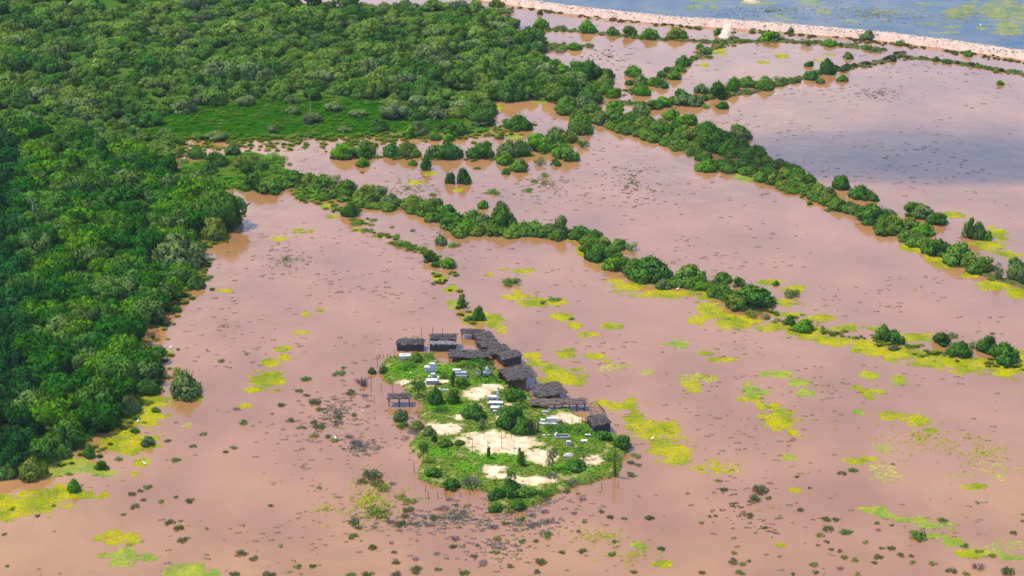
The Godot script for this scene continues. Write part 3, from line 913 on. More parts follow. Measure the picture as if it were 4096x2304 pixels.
func build_bushes() -> void:
	for row in [
		["mangrove_bush", "bush", "mangroves on the middle dike", "along the middle dike counting from the wood", [["broad dark green", "first", "dome", "mangrove_dark", -72.9, -136.4, 4.72, 4.71], ["broad green", "second", "dome", "mangrove", -69.4, -134.8, 4.09, 4.08], ["broad dark green", "third", "dome", "mangrove_dark", -63, -141.3, 4.14, 4.12], ["rounded olive green", "fourth", "dome", "mangrove_olive", -58.6, -141.2, 3.26, 3.25], ["rounded green", "fifth", "dome", "mangrove", -54.2, -139.6, 3.38, 3.37], ["straggly olive green", "sixth", "thin", "mangrove_olive", -52.1, -143.1, 2.52, 2.51], ["rounded green", "seventh", "dome", "mangrove", -47.2, -134, 3.72, 3.7], ["rounded olive green", "eighth", "dome", "mangrove_olive", -41.2, -130.2, 3.69, 3.68], ["rounded grey green", "ninth", "dome", "mangrove_grey", -37.9, -129.5, 3.69, 3.67], ["rounded grey green", "tenth", "dome", "mangrove_grey", -34, -123.7, 3.29, 3.27], ["rounded olive green", "eleventh", "dome", "mangrove_olive", -27.9, -122, 3.64, 3.62], ["low bright green", "twelfth", "low", "mangrove_bright", -24.7, -118.1, 3.18, 1.91], ["broad green", "thirteenth", "dome", "mangrove", -22.4, -117.5, 4.23, 4.21], ["broad dark green", "fourteenth", "dome", "mangrove_dark", -18.4, -113.2, 3.99, 3.97], ["broad dark green", "fifteenth", "dome", "mangrove_dark", -15.6, -107.1, 4.15, 4.13], ["rounded bright green", "sixteenth", "dome", "mangrove_bright", -12.2, -103.8, 3.72, 3.69], ["rounded green", "seventeenth", "dome", "mangrove", -10.9, -109.8, 3.55, 3.53], ["rounded grey green", "eighteenth", "dome", "mangrove_grey", -7.5, -108.1, 3.12, 3.1], ["rounded grey green", "nineteenth", "dome", "mangrove_grey", -3.1, -118.7, 2.34, 2.8], ["broad dark green", "twentieth", "dome", "mangrove_dark", -2.7, -105.5, 4.14, 5.94], ["rounded green", "twenty-first", "dome", "mangrove", 0.3, -103.7, 2.48, 2.46], ["rounded green", "twenty-second", "dome", "mangrove", 3.2, -102.5, 3.09, 3.07], ["rounded green", "twenty-third", "dome", "mangrove", 6.5, -101.7, 3.5, 3.48], ["rounded grey green", "twenty-fourth", "dome", "mangrove_grey", 10.2, -101.4, 3.09, 3.07], ["low bright green", "twenty-fifth", "low", "mangrove_bright", 12, -100.1, 2.47, 1.48], ["tall grey green", "twenty-sixth", "tall", "mangrove_grey", 13.5, -100.5, 3.29, 6.85], ["rounded dark green", "twenty-seventh", "dome", "mangrove_dark", 18.6, -98.6, 3.48, 3.46], ["rounded dark green", "twenty-eighth", "dome", "mangrove_dark", 21.9, -95.6, 3.36, 3.34], ["rounded dark green", "twenty-ninth", "dome", "mangrove_dark", 22.5, -83.8, 3.75, 3.72], ["rounded green", "thirtieth", "dome", "mangrove", 26.2, -84.7, 3.41, 3.38], ["rounded bright green", "thirty-first", "dome", "mangrove_bright", 27, -76.2, 3.36, 3.33], ["rounded green", "thirty-second", "dome", "mangrove", 28.2, -91.3, 2.53, 2.52], ["small grey green", "thirty-third", "low", "mangrove_grey", 29.8, -71.5, 1.33, 0.8], ["straggly green", "thirty-fourth", "thin", "mangrove", 31.4, -89.6, 2.41, 2.39], ["rounded grey green", "thirty-fifth", "dome", "mangrove_grey", 31.6, -76.9, 2.69, 2.67], ["broad dark green", "thirty-sixth", "dome", "mangrove_dark", 35.6, -71.1, 5.53, 5.48], ["rounded grey green", "thirty-seventh", "dome", "mangrove_grey", 38, -64.3, 2.19, 2.17], ["broad green", "thirty-eighth", "dome", "mangrove", 45, -68, 4.41, 4.37], ["small bright green", "thirty-ninth", "low", "mangrove_bright", 45.7, -62.6, 1.31, 0.79], ["rounded bright green", "fortieth", "dome", "mangrove_bright", 48, -63.1, 2.19, 2.17], ["straggly olive green", "forty-first", "thin", "mangrove_olive", 50.4, -62.8, 2.19, 2.17], ["rounded green", "forty-second", "dome", "mangrove", 53.6, -68.5, 2.54, 2.52], ["small green", "forty-third", "dome", "mangrove", 57.3, -65.1, 1.65, 2.42]]],
		["mangrove_bush", "bush", "mangroves on the dike tail", "along the middle dike's tail past the egret", [["rounded olive green", "first", "dome", "mangrove_olive", 55.3, -51.4, 3.21, 3.64], ["broad dark green", "second", "dome", "mangrove_dark", 58.9, -52.7, 5.89, 5.72], ["low olive green", "third", "low", "mangrove_olive", 59.1, -47, 2.48, 1.49], ["rounded bright green", "fourth", "dome", "mangrove_bright", 62.4, -53.9, 2.87, 3.26], ["small grey green", "fifth", "low", "mangrove_grey", 61.9, -45.5, 1.24, 0.74], ["small olive green", "sixth", "low", "mangrove_olive", 63.6, -42.4, 0.97, 0.58], ["small green", "seventh", "dome", "mangrove", 66.9, -65.8, 1.01, 1.15], ["small dark green", "eighth", "dome", "mangrove_dark", 67.3, -41.8, 1.49, 2.35], ["low grey green", "ninth", "low", "mangrove_grey", 69.8, -59.1, 2.36, 2.45], ["small bright green", "tenth", "low", "mangrove_bright", 71, -46.5, 0.8, 0.5], ["rounded bright green", "eleventh", "dome", "mangrove_bright", 70.2, -37.8, 2.52, 2.86], ["small bright green", "twelfth", "low", "mangrove_bright", 72.3, -42.7, 0.79, 0.5], ["straggly dark green", "thirteenth", "thin", "mangrove_dark", 74.5, -37.7, 1.04, 1.18], ["small dark green", "fourteenth", "low", "mangrove_dark", 76.4, -35.2, 1.04, 0.62], ["small dark green", "fifteenth", "low", "mangrove_dark", 78.6, -34, 0.86, 0.52], ["small green", "sixteenth", "low", "mangrove", 80.4, -33.6, 0.69, 0.5], ["small dark green", "seventeenth", "low", "mangrove_dark", 82.1, -33.1, 0.78, 0.5], ["small dark green", "eighteenth", "low", "mangrove_dark", 83.6, -32.8, 0.69, 0.5], ["small grey green", "nineteenth", "low", "mangrove_grey", 86.1, -34.6, 0.95, 0.57], ["rounded green", "twentieth", "dome", "mangrove", 88, -32, 2.06, 4.43], ["small grey green", "twenty-first", "dome", "mangrove_grey", 89.5, -26.6, 1.19, 1.35], ["rounded dark green", "twenty-second", "dome", "mangrove_dark", 90.6, -31.4, 2.57, 2.92], ["straggly green", "twenty-third", "thin", "mangrove", 93.1, -27.5, 1.28, 1.45], ["rounded dark green", "twenty-fourth", "dome", "mangrove_dark", 101.3, -30.1, 2.48, 2.82], ["small grey green", "twenty-fifth", "low", "mangrove_grey", 100.7, -23.9, 1.35, 0.81], ["small grey green", "twenty-sixth", "low", "mangrove_grey", 105, -34.2, 1.55, 0.93], ["rounded dark green", "twenty-seventh", "dome", "mangrove_dark", 104.6, -24.1, 2.87, 3.26], ["straggly green", "twenty-eighth", "thin", "mangrove", 108.2, -28, 1.54, 1.74], ["rounded dark green", "twenty-ninth", "dome", "mangrove_dark", 111.4, -26.5, 2.55, 3.9], ["small dark green", "thirtieth", "low", "mangrove_dark", 114.7, -35.7, 0.69, 0.5], ["rounded dark green", "thirty-first", "dome", "mangrove_dark", 112.3, -25.3, 1.87, 2.12], ["broad dark green", "thirty-second", "dome", "mangrove_dark", 114.2, -21.4, 3.86, 4.38]]],
		["mangrove_bush", "bush", "mangroves on the right-hand dike", "along the right-hand dike counting from the wood", [["broad green", "first", "dome", "mangrove", 21.1, -191.5, 4.08, 5.2], ["broad grey green", "second", "dome", "mangrove_grey", 23.4, -213.6, 3.93, 3.94], ["rounded green", "third", "dome", "mangrove", 26.2, -209.8, 2.8, 2.8], ["rounded grey green", "fourth", "dome", "mangrove_grey", 28, -198.2, 3.57, 3.57], ["rounded bright green", "fifth", "dome", "mangrove_bright", 32.8, -210.8, 3.08, 3.09], ["broad dark green", "sixth", "dome", "mangrove_dark", 33.6, -197.5, 3.84, 3.84], ["rounded dark green", "seventh", "dome", "mangrove_dark", 37.5, -198, 3.16, 3.16], ["rounded grey green", "eighth", "dome", "mangrove_grey", 41.3, -207, 3.62, 3.62], ["rounded olive green", "ninth", "dome", "mangrove_olive", 41.6, -191.5, 2.72, 2.72], ["rounded green", "tenth", "dome", "mangrove", 45.6, -212.3, 2.81, 2.81], ["rounded green", "eleventh", "dome", "mangrove", 44.9, -187.4, 3.51, 3.51], ["rounded bright green", "twelfth", "dome", "mangrove_bright", 48.8, -215, 3.38, 3.39], ["rounded bright green", "thirteenth", "dome", "mangrove_bright", 50.8, -201.9, 3.18, 3.18], ["rounded dark green", "fourteenth", "dome", "mangrove_dark", 50.4, -187.5, 3.78, 3.78], ["rounded bright green", "fifteenth", "dome", "mangrove_bright", 55.3, -196.6, 3.42, 3.43], ["rounded olive green", "sixteenth", "dome", "mangrove_olive", 55.2, -180.6, 3.47, 3.47], ["rounded green", "seventeenth", "dome", "mangrove", 56.8, -196.6, 1.92, 3.29], ["rounded bright green", "eighteenth", "dome", "mangrove_bright", 56.6, -162.2, 1.93, 1.93], ["broad dark green", "nineteenth", "dome", "mangrove_dark", 60.2, -184, 4.43, 4.43], ["broad green", "twentieth", "dome", "mangrove", 60.7, -186.3, 4.25, 4.25], ["rounded bright green", "twenty-first", "dome", "mangrove_bright", 57.7, -152.9, 3.36, 3.35], ["rounded dark green", "twenty-second", "dome", "mangrove_dark", 59.7, -173.3, 3.7, 3.7], ["broad dark green", "twenty-third", "dome", "mangrove_dark", 62.7, -172.7, 5.54, 5.54], ["rounded grey green", "twenty-fourth", "dome", "mangrove_grey", 64.6, -179.2, 3.73, 3.73], ["rounded green", "twenty-fifth", "dome", "mangrove", 63.5, -151.4, 2.68, 2.68], ["broad bright green", "twenty-sixth", "dome", "mangrove_bright", 65.4, -169.1, 3.94, 3.93], ["broad green", "twenty-seventh", "dome", "mangrove", 68.2, -169.7, 4.6, 4.59], ["rounded bright green", "twenty-eighth", "dome", "mangrove_bright", 70.3, -184.6, 3.53, 3.53], ["rounded grey green", "twenty-ninth", "dome", "mangrove_grey", 70, -181.4, 3.75, 3.75], ["broad dark green", "thirtieth", "dome", "mangrove_dark", 68.6, -154, 3.81, 3.81], ["broad green", "thirty-first", "dome", "mangrove", 73, -164.4, 3.88, 3.87], ["rounded dark green", "thirty-second", "dome", "mangrove_dark", 75, -147.8, 3.33, 3.32], ["rounded grey green", "thirty-third", "dome", "mangrove_grey", 79, -154.3, 3.14, 3.14], ["low olive green", "thirty-fourth", "low", "mangrove_olive", 79.3, -135.2, 3.26, 1.96], ["low bright green", "thirty-fifth", "low", "mangrove_bright", 79.9, -135, 3.72, 2.23], ["broad dark green", "thirty-sixth", "dome", "mangrove_dark", 82.6, -145.2, 3.98, 3.97], ["rounded dark green", "thirty-seventh", "dome", "mangrove_dark", 85.9, -142.7, 2.43, 2.42], ["rounded olive green", "thirty-eighth", "dome", "mangrove_olive", 87.7, -135.6, 2.24, 2.23], ["rounded grey green", "thirty-ninth", "dome", "mangrove_grey", 89.4, -129.7, 3.2, 3.19], ["small dark green", "fortieth", "low", "mangrove_dark", 87.9, -118.7, 1.21, 0.73], ["rounded dark green", "forty-first", "dome", "mangrove_dark", 94.6, -137.7, 2.75, 4.01], ["rounded grey green", "forty-second", "dome", "mangrove_grey", 92.1, -121.8, 2.43, 2.42], ["rounded grey green", "forty-third", "dome", "mangrove_grey", 95.1, -117.6, 2.65, 2.64], ["rounded dark green", "forty-fourth", "dome", "mangrove_dark", 98.8, -129.8, 3.57, 3.56], ["rounded olive green", "forty-fifth", "dome", "mangrove_olive", 97.1, -116.1, 2.05, 2.04], ["rounded dark green", "forty-sixth", "dome", "mangrove_dark", 102.1, -127.8, 1.97, 1.96], ["broad dark green", "forty-seventh", "dome", "mangrove_dark", 99, -111.2, 4.76, 4.74], ["rounded grey green", "forty-eighth", "dome", "mangrove_grey", 104.2, -113.9, 2.4, 2.39], ["rounded lime green", "forty-ninth", "dome", "lime", 104.4, -109.2, 2.5, 2.48], ["straggly olive green", "fiftieth", "thin", "mangrove_olive", 102.9, -101.3, 3.05, 3.03], ["rounded olive green", "fifty-first", "dome", "mangrove_olive", 108.6, -106, 3.07, 3.06], ["rounded bright green", "fifty-second", "dome", "mangrove_bright", 111.1, -116.8, 3.37, 3.36], ["rounded grey green", "fifty-third", "dome", "mangrove_grey", 108.8, -95.9, 2.32, 2.31], ["rounded grey green", "fifty-fourth", "dome", "mangrove_grey", 113.6, -114.5, 3.6, 3.58], ["rounded bright green", "fifty-fifth", "dome", "mangrove_bright", 111.3, -101.3, 3.05, 3.03], ["straggly dark green", "fifty-sixth", "thin", "mangrove_dark", 110.9, -85.9, 1.92, 1.91], ["rounded dark green", "fifty-seventh", "dome", "mangrove_dark", 116.5, -109.5, 3.21, 3.19], ["broad dark green", "fifty-eighth", "dome", "mangrove_dark", 112.1, -86.9, 4.06, 4.03], ["rounded green", "fifty-ninth", "dome", "mangrove", 114.7, -86.4, 2.99, 2.97], ["broad green", "sixtieth", "dome", "mangrove", 116.7, -82.2, 5.07, 5.04], ["tall green", "sixty-first", "tall", "mangrove", 122.8, -98.6, 2.4, 5.8], ["rounded green", "sixty-second", "dome", "mangrove", 125.1, -98.7, 2.62, 4.51], ["straggly olive green", "sixty-third", "thin", "mangrove_olive", 121.3, -77.1, 4.4, 4.37], ["rounded bright green", "sixty-fourth", "dome", "mangrove_bright", 127.7, -97.8, 1.96, 1.95], ["straggly dark green", "sixty-fifth", "thin", "mangrove_dark", 123.8, -69.1, 1.86, 5.2], ["rounded dark green", "sixty-sixth", "dome", "mangrove_dark", 130.3, -78.2, 2.52, 2.51], ["rounded grey green", "sixty-seventh", "dome", "mangrove_grey", 128.9, -68.8, 3.1, 5.34]]],
		["mangrove_bush", "bush", "mangroves on the curved dike", "along the curved dike towards the causeway corner", [["rounded grey green", "first", "dome", "mangrove_grey", 43.2, -238.9, 3.21, 3.22], ["rounded bright green", "second", "dome", "mangrove_bright", 42.9, -229.2, 3.16, 3.18], ["rounded dark green", "third", "dome", "mangrove_dark", 50.1, -235.8, 2.47, 2.48], ["rounded dark green", "fourth", "dome", "mangrove_dark", 55.7, -225.5, 2.58, 2.59], ["rounded grey green", "fifth", "dome", "mangrove_grey", 55.7, -216.8, 3.67, 3.68], ["rounded grey green", "sixth", "dome", "mangrove_grey", 59.5, -216.7, 3.39, 3.4], ["rounded grey green", "seventh", "dome", "mangrove_grey", 63, -230, 2.88, 2.89], ["low bright green", "eighth", "low", "mangrove_bright", 62.8, -213.4, 1.83, 1.1], ["rounded dark green", "ninth", "dome", "mangrove_dark", 67.8, -224.4, 3.71, 5.56], ["rounded dark green", "tenth", "dome", "mangrove_dark", 68.3, -212.8, 2.25, 2.25], ["rounded bright green", "eleventh", "dome", "mangrove_bright", 73.8, -232.3, 2.46, 5.02], ["rounded green", "twelfth", "dome", "mangrove", 79, -237.2, 3.34, 3.36], ["broad green", "thirteenth", "dome", "mangrove", 84.5, -235.7, 3.92, 3.94], ["straggly grey green", "fourteenth", "thin", "mangrove_grey", 90.5, -240.2, 2.81, 2.83], ["rounded dark green", "fifteenth", "dome", "mangrove_dark", 103.1, -260.5, 1.71, 1.73], ["rounded dark green", "sixteenth", "dome", "mangrove_dark", 101.4, -245.7, 2.84, 2.85], ["rounded grey green", "seventeenth", "dome", "mangrove_grey", 103.7, -240.5, 1.79, 1.8], ["rounded dark green", "eighteenth", "dome", "mangrove_dark", 107.9, -252.1, 2.86, 5.39], ["rounded green", "nineteenth", "dome", "mangrove", 111.6, -242.9, 2.06, 2.07], ["straggly dark green", "twentieth", "thin", "mangrove_dark", 114.5, -254.4, 2.61, 2.63], ["rounded green", "twenty-first", "dome", "mangrove", 118, -270.7, 2, 2.02], ["low grey green", "twenty-second", "low", "mangrove_grey", 121.8, -259.9, 2.11, 1.26]]],
		["mangrove_bush", "bush", "bushes on the channel dike", "along the thin dike beside the red channel", [["rounded bright green", "first", "dome", "mangrove_bright", 10.5, -310.6, 3.27, 3.75], ["low dark green", "second", "low", "mangrove_dark", 18.5, -309.3, 2.51, 1.51], ["rounded bright green", "third", "dome", "mangrove_bright", 27.8, -305.3, 3.74, 4.3], ["rounded green", "fourth", "dome", "mangrove", 36.7, -301.4, 2.73, 3.14], ["rounded olive green", "fifth", "dome", "mangrove_olive", 42.5, -299.8, 3.22, 3.7], ["rounded bright green", "sixth", "dome", "mangrove_bright", 50.2, -296, 3.45, 3.96], ["rounded olive green", "seventh", "dome", "mangrove_olive", 59.6, -296.4, 3.7, 4.24], ["rounded green", "eighth", "dome", "mangrove", 61.8, -296.5, 2.71, 3.12], ["low grey green", "ninth", "low", "mangrove_grey", 68.7, -290.9, 2.45, 1.47], ["straggly olive green", "tenth", "thin", "mangrove_olive", 79.7, -293.4, 1.97, 2.26], ["broad bright green", "eleventh", "dome", "mangrove_bright", 93.9, -293.8, 4.67, 3.17], ["low grey green", "twelfth", "low", "mangrove_grey", 98.8, -292.7, 2.46, 1.47], ["straggly olive green", "thirteenth", "thin", "mangrove_olive", 105.8, -286.6, 2.68, 3.17], ["rounded bright green", "fourteenth", "dome", "mangrove_bright", 114.1, -287.1, 2.92, 2.12], ["low grey green", "fifteenth", "low", "mangrove_grey", 121.3, -286.1, 2.43, 1.46], ["small grey green", "sixteenth", "dome", "mangrove_grey", 126.2, -281.6, 1.45, 1.67], ["low grey green", "seventeenth", "low", "mangrove_grey", 128.8, -278.9, 3.13, 1.88]]],
		["mangrove_bush", "bush", "bushes on the slanting dike", "down the slanting dike between two ponds", [["small bright green", "first", "dome", "mangrove_bright", 67, -282.6, 1.7, 1.95], ["rounded grey green", "second", "dome", "mangrove_grey", 67.8, -275.9, 2.16, 2.48], ["low dark green", "third", "low", "mangrove_dark", 69.2, -270.6, 1.91, 1.14], ["rounded dark green", "fourth", "dome", "mangrove_dark", 59.4, -261.6, 2.96, 3.39], ["rounded bright green", "fifth", "dome", "mangrove_bright", 57.8, -254.6, 2, 2.29], ["rounded grey green", "sixth", "dome", "mangrove_grey", 53.4, -251.8, 1.99, 2.28], ["rounded dark green", "seventh", "dome", "mangrove_dark", 50.7, -247.1, 1.85, 2.11], ["rounded bright green", "eighth", "dome", "mangrove_bright", 55.2, -245.3, 2.63, 3.01], ["rounded bright green", "ninth", "dome", "mangrove_bright", 47.2, -238.4, 2.34, 2.68]]],
		["mangrove_bush", "bush", "bushes at the causeway foot", "along the foot of the pale causeway", [["rounded olive green", "first", "dome", "mangrove_olive", -5.8, -340.8, 2.87, 3.3], ["low grey green", "second", "low", "mangrove_grey", -2.2, -332.2, 3.87, 2.42], ["small grey green", "third", "dome", "mangrove_grey", 10.7, -329.4, 1.42, 1.63], ["small bright green", "fourth", "dome", "mangrove_bright", 75.3, -300.8, 1.49, 2.63], ["small grey green", "fifth", "low", "mangrove_grey", 80.8, -303, 1, 0.6], ["small grey green", "sixth", "low", "mangrove_grey", 88.8, -307.9, 1.5, 0.9], ["small grey green", "seventh", "dome", "mangrove_grey", 102.4, -304.5, 1.5, 1.72], ["rounded grey green", "eighth", "dome", "mangrove_grey", 129.2, -295.8, 3.2, 3.14], ["low olive green", "ninth", "low", "mangrove_olive", 138.7, -288, 2.68, 2.16], ["rounded green", "tenth", "dome", "mangrove", 160.8, -273.6, 1.8, 2.06]]],
		["mangrove_bush", "bush", "bushes edging the wide pond", "in the dotted line edging the wide right pond", [["small dark green", "first", "low", "mangrove_dark", 140, -271.2, 1.43, 0.86], ["low dark green", "second", "low", "mangrove_dark", 143.4, -269.4, 1.79, 1.07], ["small dark green", "third", "dome", "mangrove_dark", 148.1, -266.7, 1.42, 1.63], ["low dark green", "fourth", "low", "mangrove_dark", 151.4, -264.6, 2.6, 1.56], ["small dark green", "fifth", "low", "mangrove_dark", 154.5, -263.1, 1.06, 0.64], ["low grey green", "sixth", "low", "mangrove_grey", 157.9, -261.9, 1.89, 1.13], ["low green", "seventh", "low", "mangrove", 162, -259, 2.11, 1.27], ["small dark green", "eighth", "low", "mangrove_dark", 165, -257.5, 1.64, 0.98], ["small dark green", "ninth", "low", "mangrove_dark", 167.9, -255.6, 1.17, 0.7], ["small bright green", "tenth", "dome", "mangrove_bright", 163.9, -238.7, 1.41, 1.62], ["low dark green", "eleventh", "low", "mangrove_dark", 173.3, -253.3, 2.1, 1.26]]],
		["mangrove_bush", "bush", "mangroves of the scattered grove", "from the left in the grove below the wood", [["small grey green", "first", "dome", "mangrove_grey", -53.6, -163.1, 1.22, 1.4], ["broad bright green", "second", "dome", "mangrove_bright", -50.3, -164.5, 4.08, 4.65], ["small olive green", "third", "low", "mangrove_olive", -44, -150.5, 0.9, 0.54], ["rounded bright green", "fourth", "dome", "mangrove_bright", -44.3, -156.8, 2.22, 2.53], ["rounded dark green", "fifth", "dome", "mangrove_dark", -44.6, -164.6, 3.07, 3.79], ["low green", "sixth", "low", "mangrove", -42.2, -164.2, 2.25, 1.35], ["small green", "seventh", "dome", "mangrove", -41.6, -174.3, 1.04, 1.18], ["rounded dark green", "eighth", "dome", "mangrove_dark", -36.2, -166.6, 3.28, 3.74], ["rounded olive green", "ninth", "dome", "mangrove_olive", -31.6, -166.4, 2.87, 4.71], ["small bright green", "tenth", "dome", "mangrove_bright", -29.6, -157.3, 1.42, 1.61], ["rounded olive green", "eleventh", "dome", "mangrove_olive", -29.2, -165.4, 2.25, 2.57], ["rounded dark green", "twelfth", "dome", "mangrove_dark", -25.4, -153.9, 1.91, 4.14], ["rounded grey green", "thirteenth", "dome", "mangrove_grey", -23.8, -165.7, 2.87, 3.27], ["small bright green", "fourteenth", "low", "mangrove_bright", -22.6, -131.3, 1.26, 0.76], ["broad dark green", "fifteenth", "dome", "mangrove_dark", -19.3, -164.8, 4.29, 4.89], ["tall dark green", "sixteenth", "tall", "mangrove_dark", -17.8, -141.2, 1.77, 4.29], ["rounded dark green", "seventeenth", "dome", "mangrove_dark", -14.1, -142, 2.27, 4.83], ["rounded olive green", "eighteenth", "dome", "mangrove_olive", -11.1, -164.3, 2.45, 2.79], ["small dark green", "nineteenth", "low", "mangrove_dark", -10.5, -154, 1.41, 0.84], ["broad dark green", "twentieth", "dome", "mangrove_dark", -9.5, -164.5, 4.08, 4.65], ["rounded bright green", "twenty-first", "dome", "mangrove_bright", -8.1, -121.7, 1.91, 2.09], ["small bright green", "twenty-second", "dome", "mangrove_bright", -7.6, -175.2, 1.46, 1.66], ["rounded green", "twenty-third", "dome", "mangrove", -7, -164.7, 2.05, 2.33], ["low bright green", "twenty-fourth", "low", "mangrove_bright", -5.3, -133.5, 2.43, 1.46], ["rounded bright green", "twenty-fifth", "dome", "mangrove_bright", -1.7, -158.9, 2.84, 3.23], ["small dark green", "twenty-sixth", "dome", "mangrove_dark", -1.7, -149.8, 1.5, 1.71], ["broad grey green", "twenty-seventh", "dome", "mangrove_grey", -0.9, -166.4, 4.1, 4.67], ["rounded dark green", "twenty-eighth", "dome", "mangrove_dark", 2.4, -168, 3.7, 4.21], ["rounded green", "twenty-ninth", "dome", "mangrove", 2.3, -153, 3.01, 3.43], ["low bright green", "thirtieth", "low", "mangrove_bright", 4.2, -134.9, 1.75, 1.05], ["small bright green", "thirty-first", "low", "mangrove_bright", 6.6, -142.7, 1.38, 0.83], ["broad bright green", "thirty-second", "dome", "mangrove_bright", 7.8, -172.3, 4.55, 5.18], ["straggly grey green", "thirty-third", "thin", "mangrove_grey", 8.4, -157.4, 2.22, 2.53], ["small bright green", "thirty-fourth", "low", "mangrove_bright", 9.9, -148.2, 1.69, 1.02], ["broad green", "thirty-fifth", "dome", "mangrove", 12.8, -173.3, 4.14, 4.72], ["small dark green", "thirty-sixth", "dome", "mangrove_dark", 12.9, -157.1, 1.62, 1.84], ["rounded grey green", "thirty-seventh", "dome", "mangrove_grey", 13.8, -180.8, 3.56, 4.06], ["rounded bright green", "thirty-eighth", "dome", "mangrove_bright", 14.2, -165, 2.66, 3.03], ["rounded olive green", "thirty-ninth", "dome", "mangrove_olive", 17.1, -179.3, 3.14, 3.58], ["broad green", "fortieth", "dome", "mangrove", 16.6, -163.1, 3.87, 4.41], ["rounded green", "forty-first", "dome", "mangrove", 21.9, -187.1, 2.96, 4.42], ["straggly dark green", "forty-second", "thin", "mangrove_dark", 21.5, -173.8, 2.49, 2.84]]],
		["mangrove_bush", "bush", "scrub in the broken line", "in the scrub line running to the huts", [["low bright green", "first", "low", "mangrove_bright", -59.8, -131.3, 4.73, 2.65], ["low bright green", "second", "low", "mangrove_bright", -55, -128.4, 2.74, 2.07], ["low bright green", "third", "low", "mangrove_bright", -49, -119.8, 1.73, 1.04], ["rounded dark green", "fourth", "dome", "mangrove_dark", -44.8, -115.8, 2.79, 3.83], ["low bright green", "fifth", "low", "mangrove_bright", -42.4, -108.5, 1.86, 1.12], ["small green", "sixth", "low", "mangrove", -38.3, -111.3, 1.31, 0.79], ["low bright green", "seventh", "low", "mangrove_bright", -39.2, -102.9, 2.03, 1.22], ["small olive green", "eighth", "low", "mangrove_olive", -32.7, -105.9, 0.84, 0.5], ["small green", "ninth", "low", "mangrove", -36, -99.9, 1.65, 0.99], ["small bright green", "tenth", "low", "mangrove_bright", -30.9, -99.1, 1.47, 0.88], ["small grey green", "eleventh", "low", "mangrove_grey", -27, -103.4, 0.92, 0.55], ["low bright green", "twelfth", "low", "mangrove_bright", -29.7, -92.2, 2.35, 1.87], ["low dark green", "thirteenth", "low", "mangrove_dark", -26.4, -90.7, 2.35, 1.41], ["rounded dark green", "fourteenth", "dome", "mangrove_dark", -15.9, -102.3, 1.84, 2.09], ["low bright green", "fifteenth", "low", "mangrove_bright", -23.8, -89.5, 1.8, 1.08], ["rounded grey green", "sixteenth", "dome", "mangrove_grey", -19, -94.2, 2.09, 2.37], ["low bright green", "seventeenth", "low", "mangrove_bright", -15.6, -92.3, 1.72, 1.03], ["rounded dark green", "eighteenth", "dome", "mangrove_dark", -21.6, -82.1, 2.31, 2.62], ["small dark green", "nineteenth", "dome", "mangrove_dark", -19.8, -77.8, 1.23, 1.4], ["rounded bright green", "twentieth", "dome", "mangrove_bright", -16.3, -77.9, 2.29, 2.6], ["small grey green", "twenty-first", "low", "mangrove_grey", -19.8, -66.4, 1.04, 0.62], ["low bright green", "twenty-second", "low", "mangrove_bright", -1.4, -66.2, 2.41, 2.11], ["tall green", "twenty-third", "tall", "mangrove", -12.3, -51.5, 1.43, 3.35], ["straggly green", "twenty-fourth", "thin", "mangrove", 1, -66.8, 1.73, 1.96], ["small grey green", "twenty-fifth", "dome", "mangrove_grey", -10.6, -43.5, 1.07, 1.22], ["rounded dark green", "twenty-sixth", "dome", "mangrove_dark", -8, -44.6, 1.74, 3.6], ["straggly grey green", "twenty-seventh", "thin", "mangrove_grey", 7.7, -53.5, 1.18, 1.34], ["low bright green", "twenty-eighth", "low", "mangrove_bright", 10.8, -55.5, 1.86, 1.12], ["small dark green", "twenty-ninth", "low", "mangrove_dark", 14.5, -44.2, 0.83, 0.5]]],
		["mangrove_bush", "bush", "bushes where the woods meet", "from the left around the muddy gaps between the woods", [["rounded olive green", "first", "dome", "mangrove_olive", -100.7, -164.7, 1.86, 2.12], ["low bright green", "second", "low", "mangrove_bright", -97.8, -158.4, 3.23, 1.94], ["low bright green", "third", "low", "mangrove_bright", -95.3, -151.6, 3.42, 2.05], ["rounded green", "fourth", "dome", "mangrove", -95, -164.6, 3.03, 3.45], ["broad grey green", "fifth", "dome", "mangrove_grey", -89.7, -135.7, 4.66, 5.76], ["rounded dark green", "sixth", "dome", "mangrove_dark", -88.8, -149.9, 2.73, 3.11], ["rounded dark green", "seventh", "dome", "mangrove_dark", -87.7, -157.2, 3.56, 4.06], ["low bright green", "eighth", "low", "mangrove_bright", -81.8, -139.2, 3.8, 1.93], ["rounded grey green", "ninth", "dome", "mangrove_grey", -84.4, -166.6, 2.8, 3.72], ["low bright green", "tenth", "low", "mangrove_bright", -74.9, -106.2, 2.01, 2.33], ["small olive green", "eleventh", "low", "mangrove_olive", -74.9, -114.6, 1.5, 0.9], ["rounded olive green", "twelfth", "dome", "mangrove_olive", -79.9, -155.6, 3.21, 3.66], ["rounded dark green", "thirteenth", "dome", "mangrove_dark", -77.7, -149.3, 2.84, 3.23], ["rounded grey green", "fourteenth", "dome", "mangrove_grey", -77.1, -160.4, 1.74, 1.98], ["rounded dark green", "fifteenth", "dome", "mangrove_dark", -73.5, -153.2, 2.52, 2.86], ["low bright green", "sixteenth", "low", "mangrove_bright", -71.1, -163.7, 4.06, 1.83], ["small grey green", "seventeenth", "low", "mangrove_grey", -66.2, -157.4, 1.27, 0.76]]],
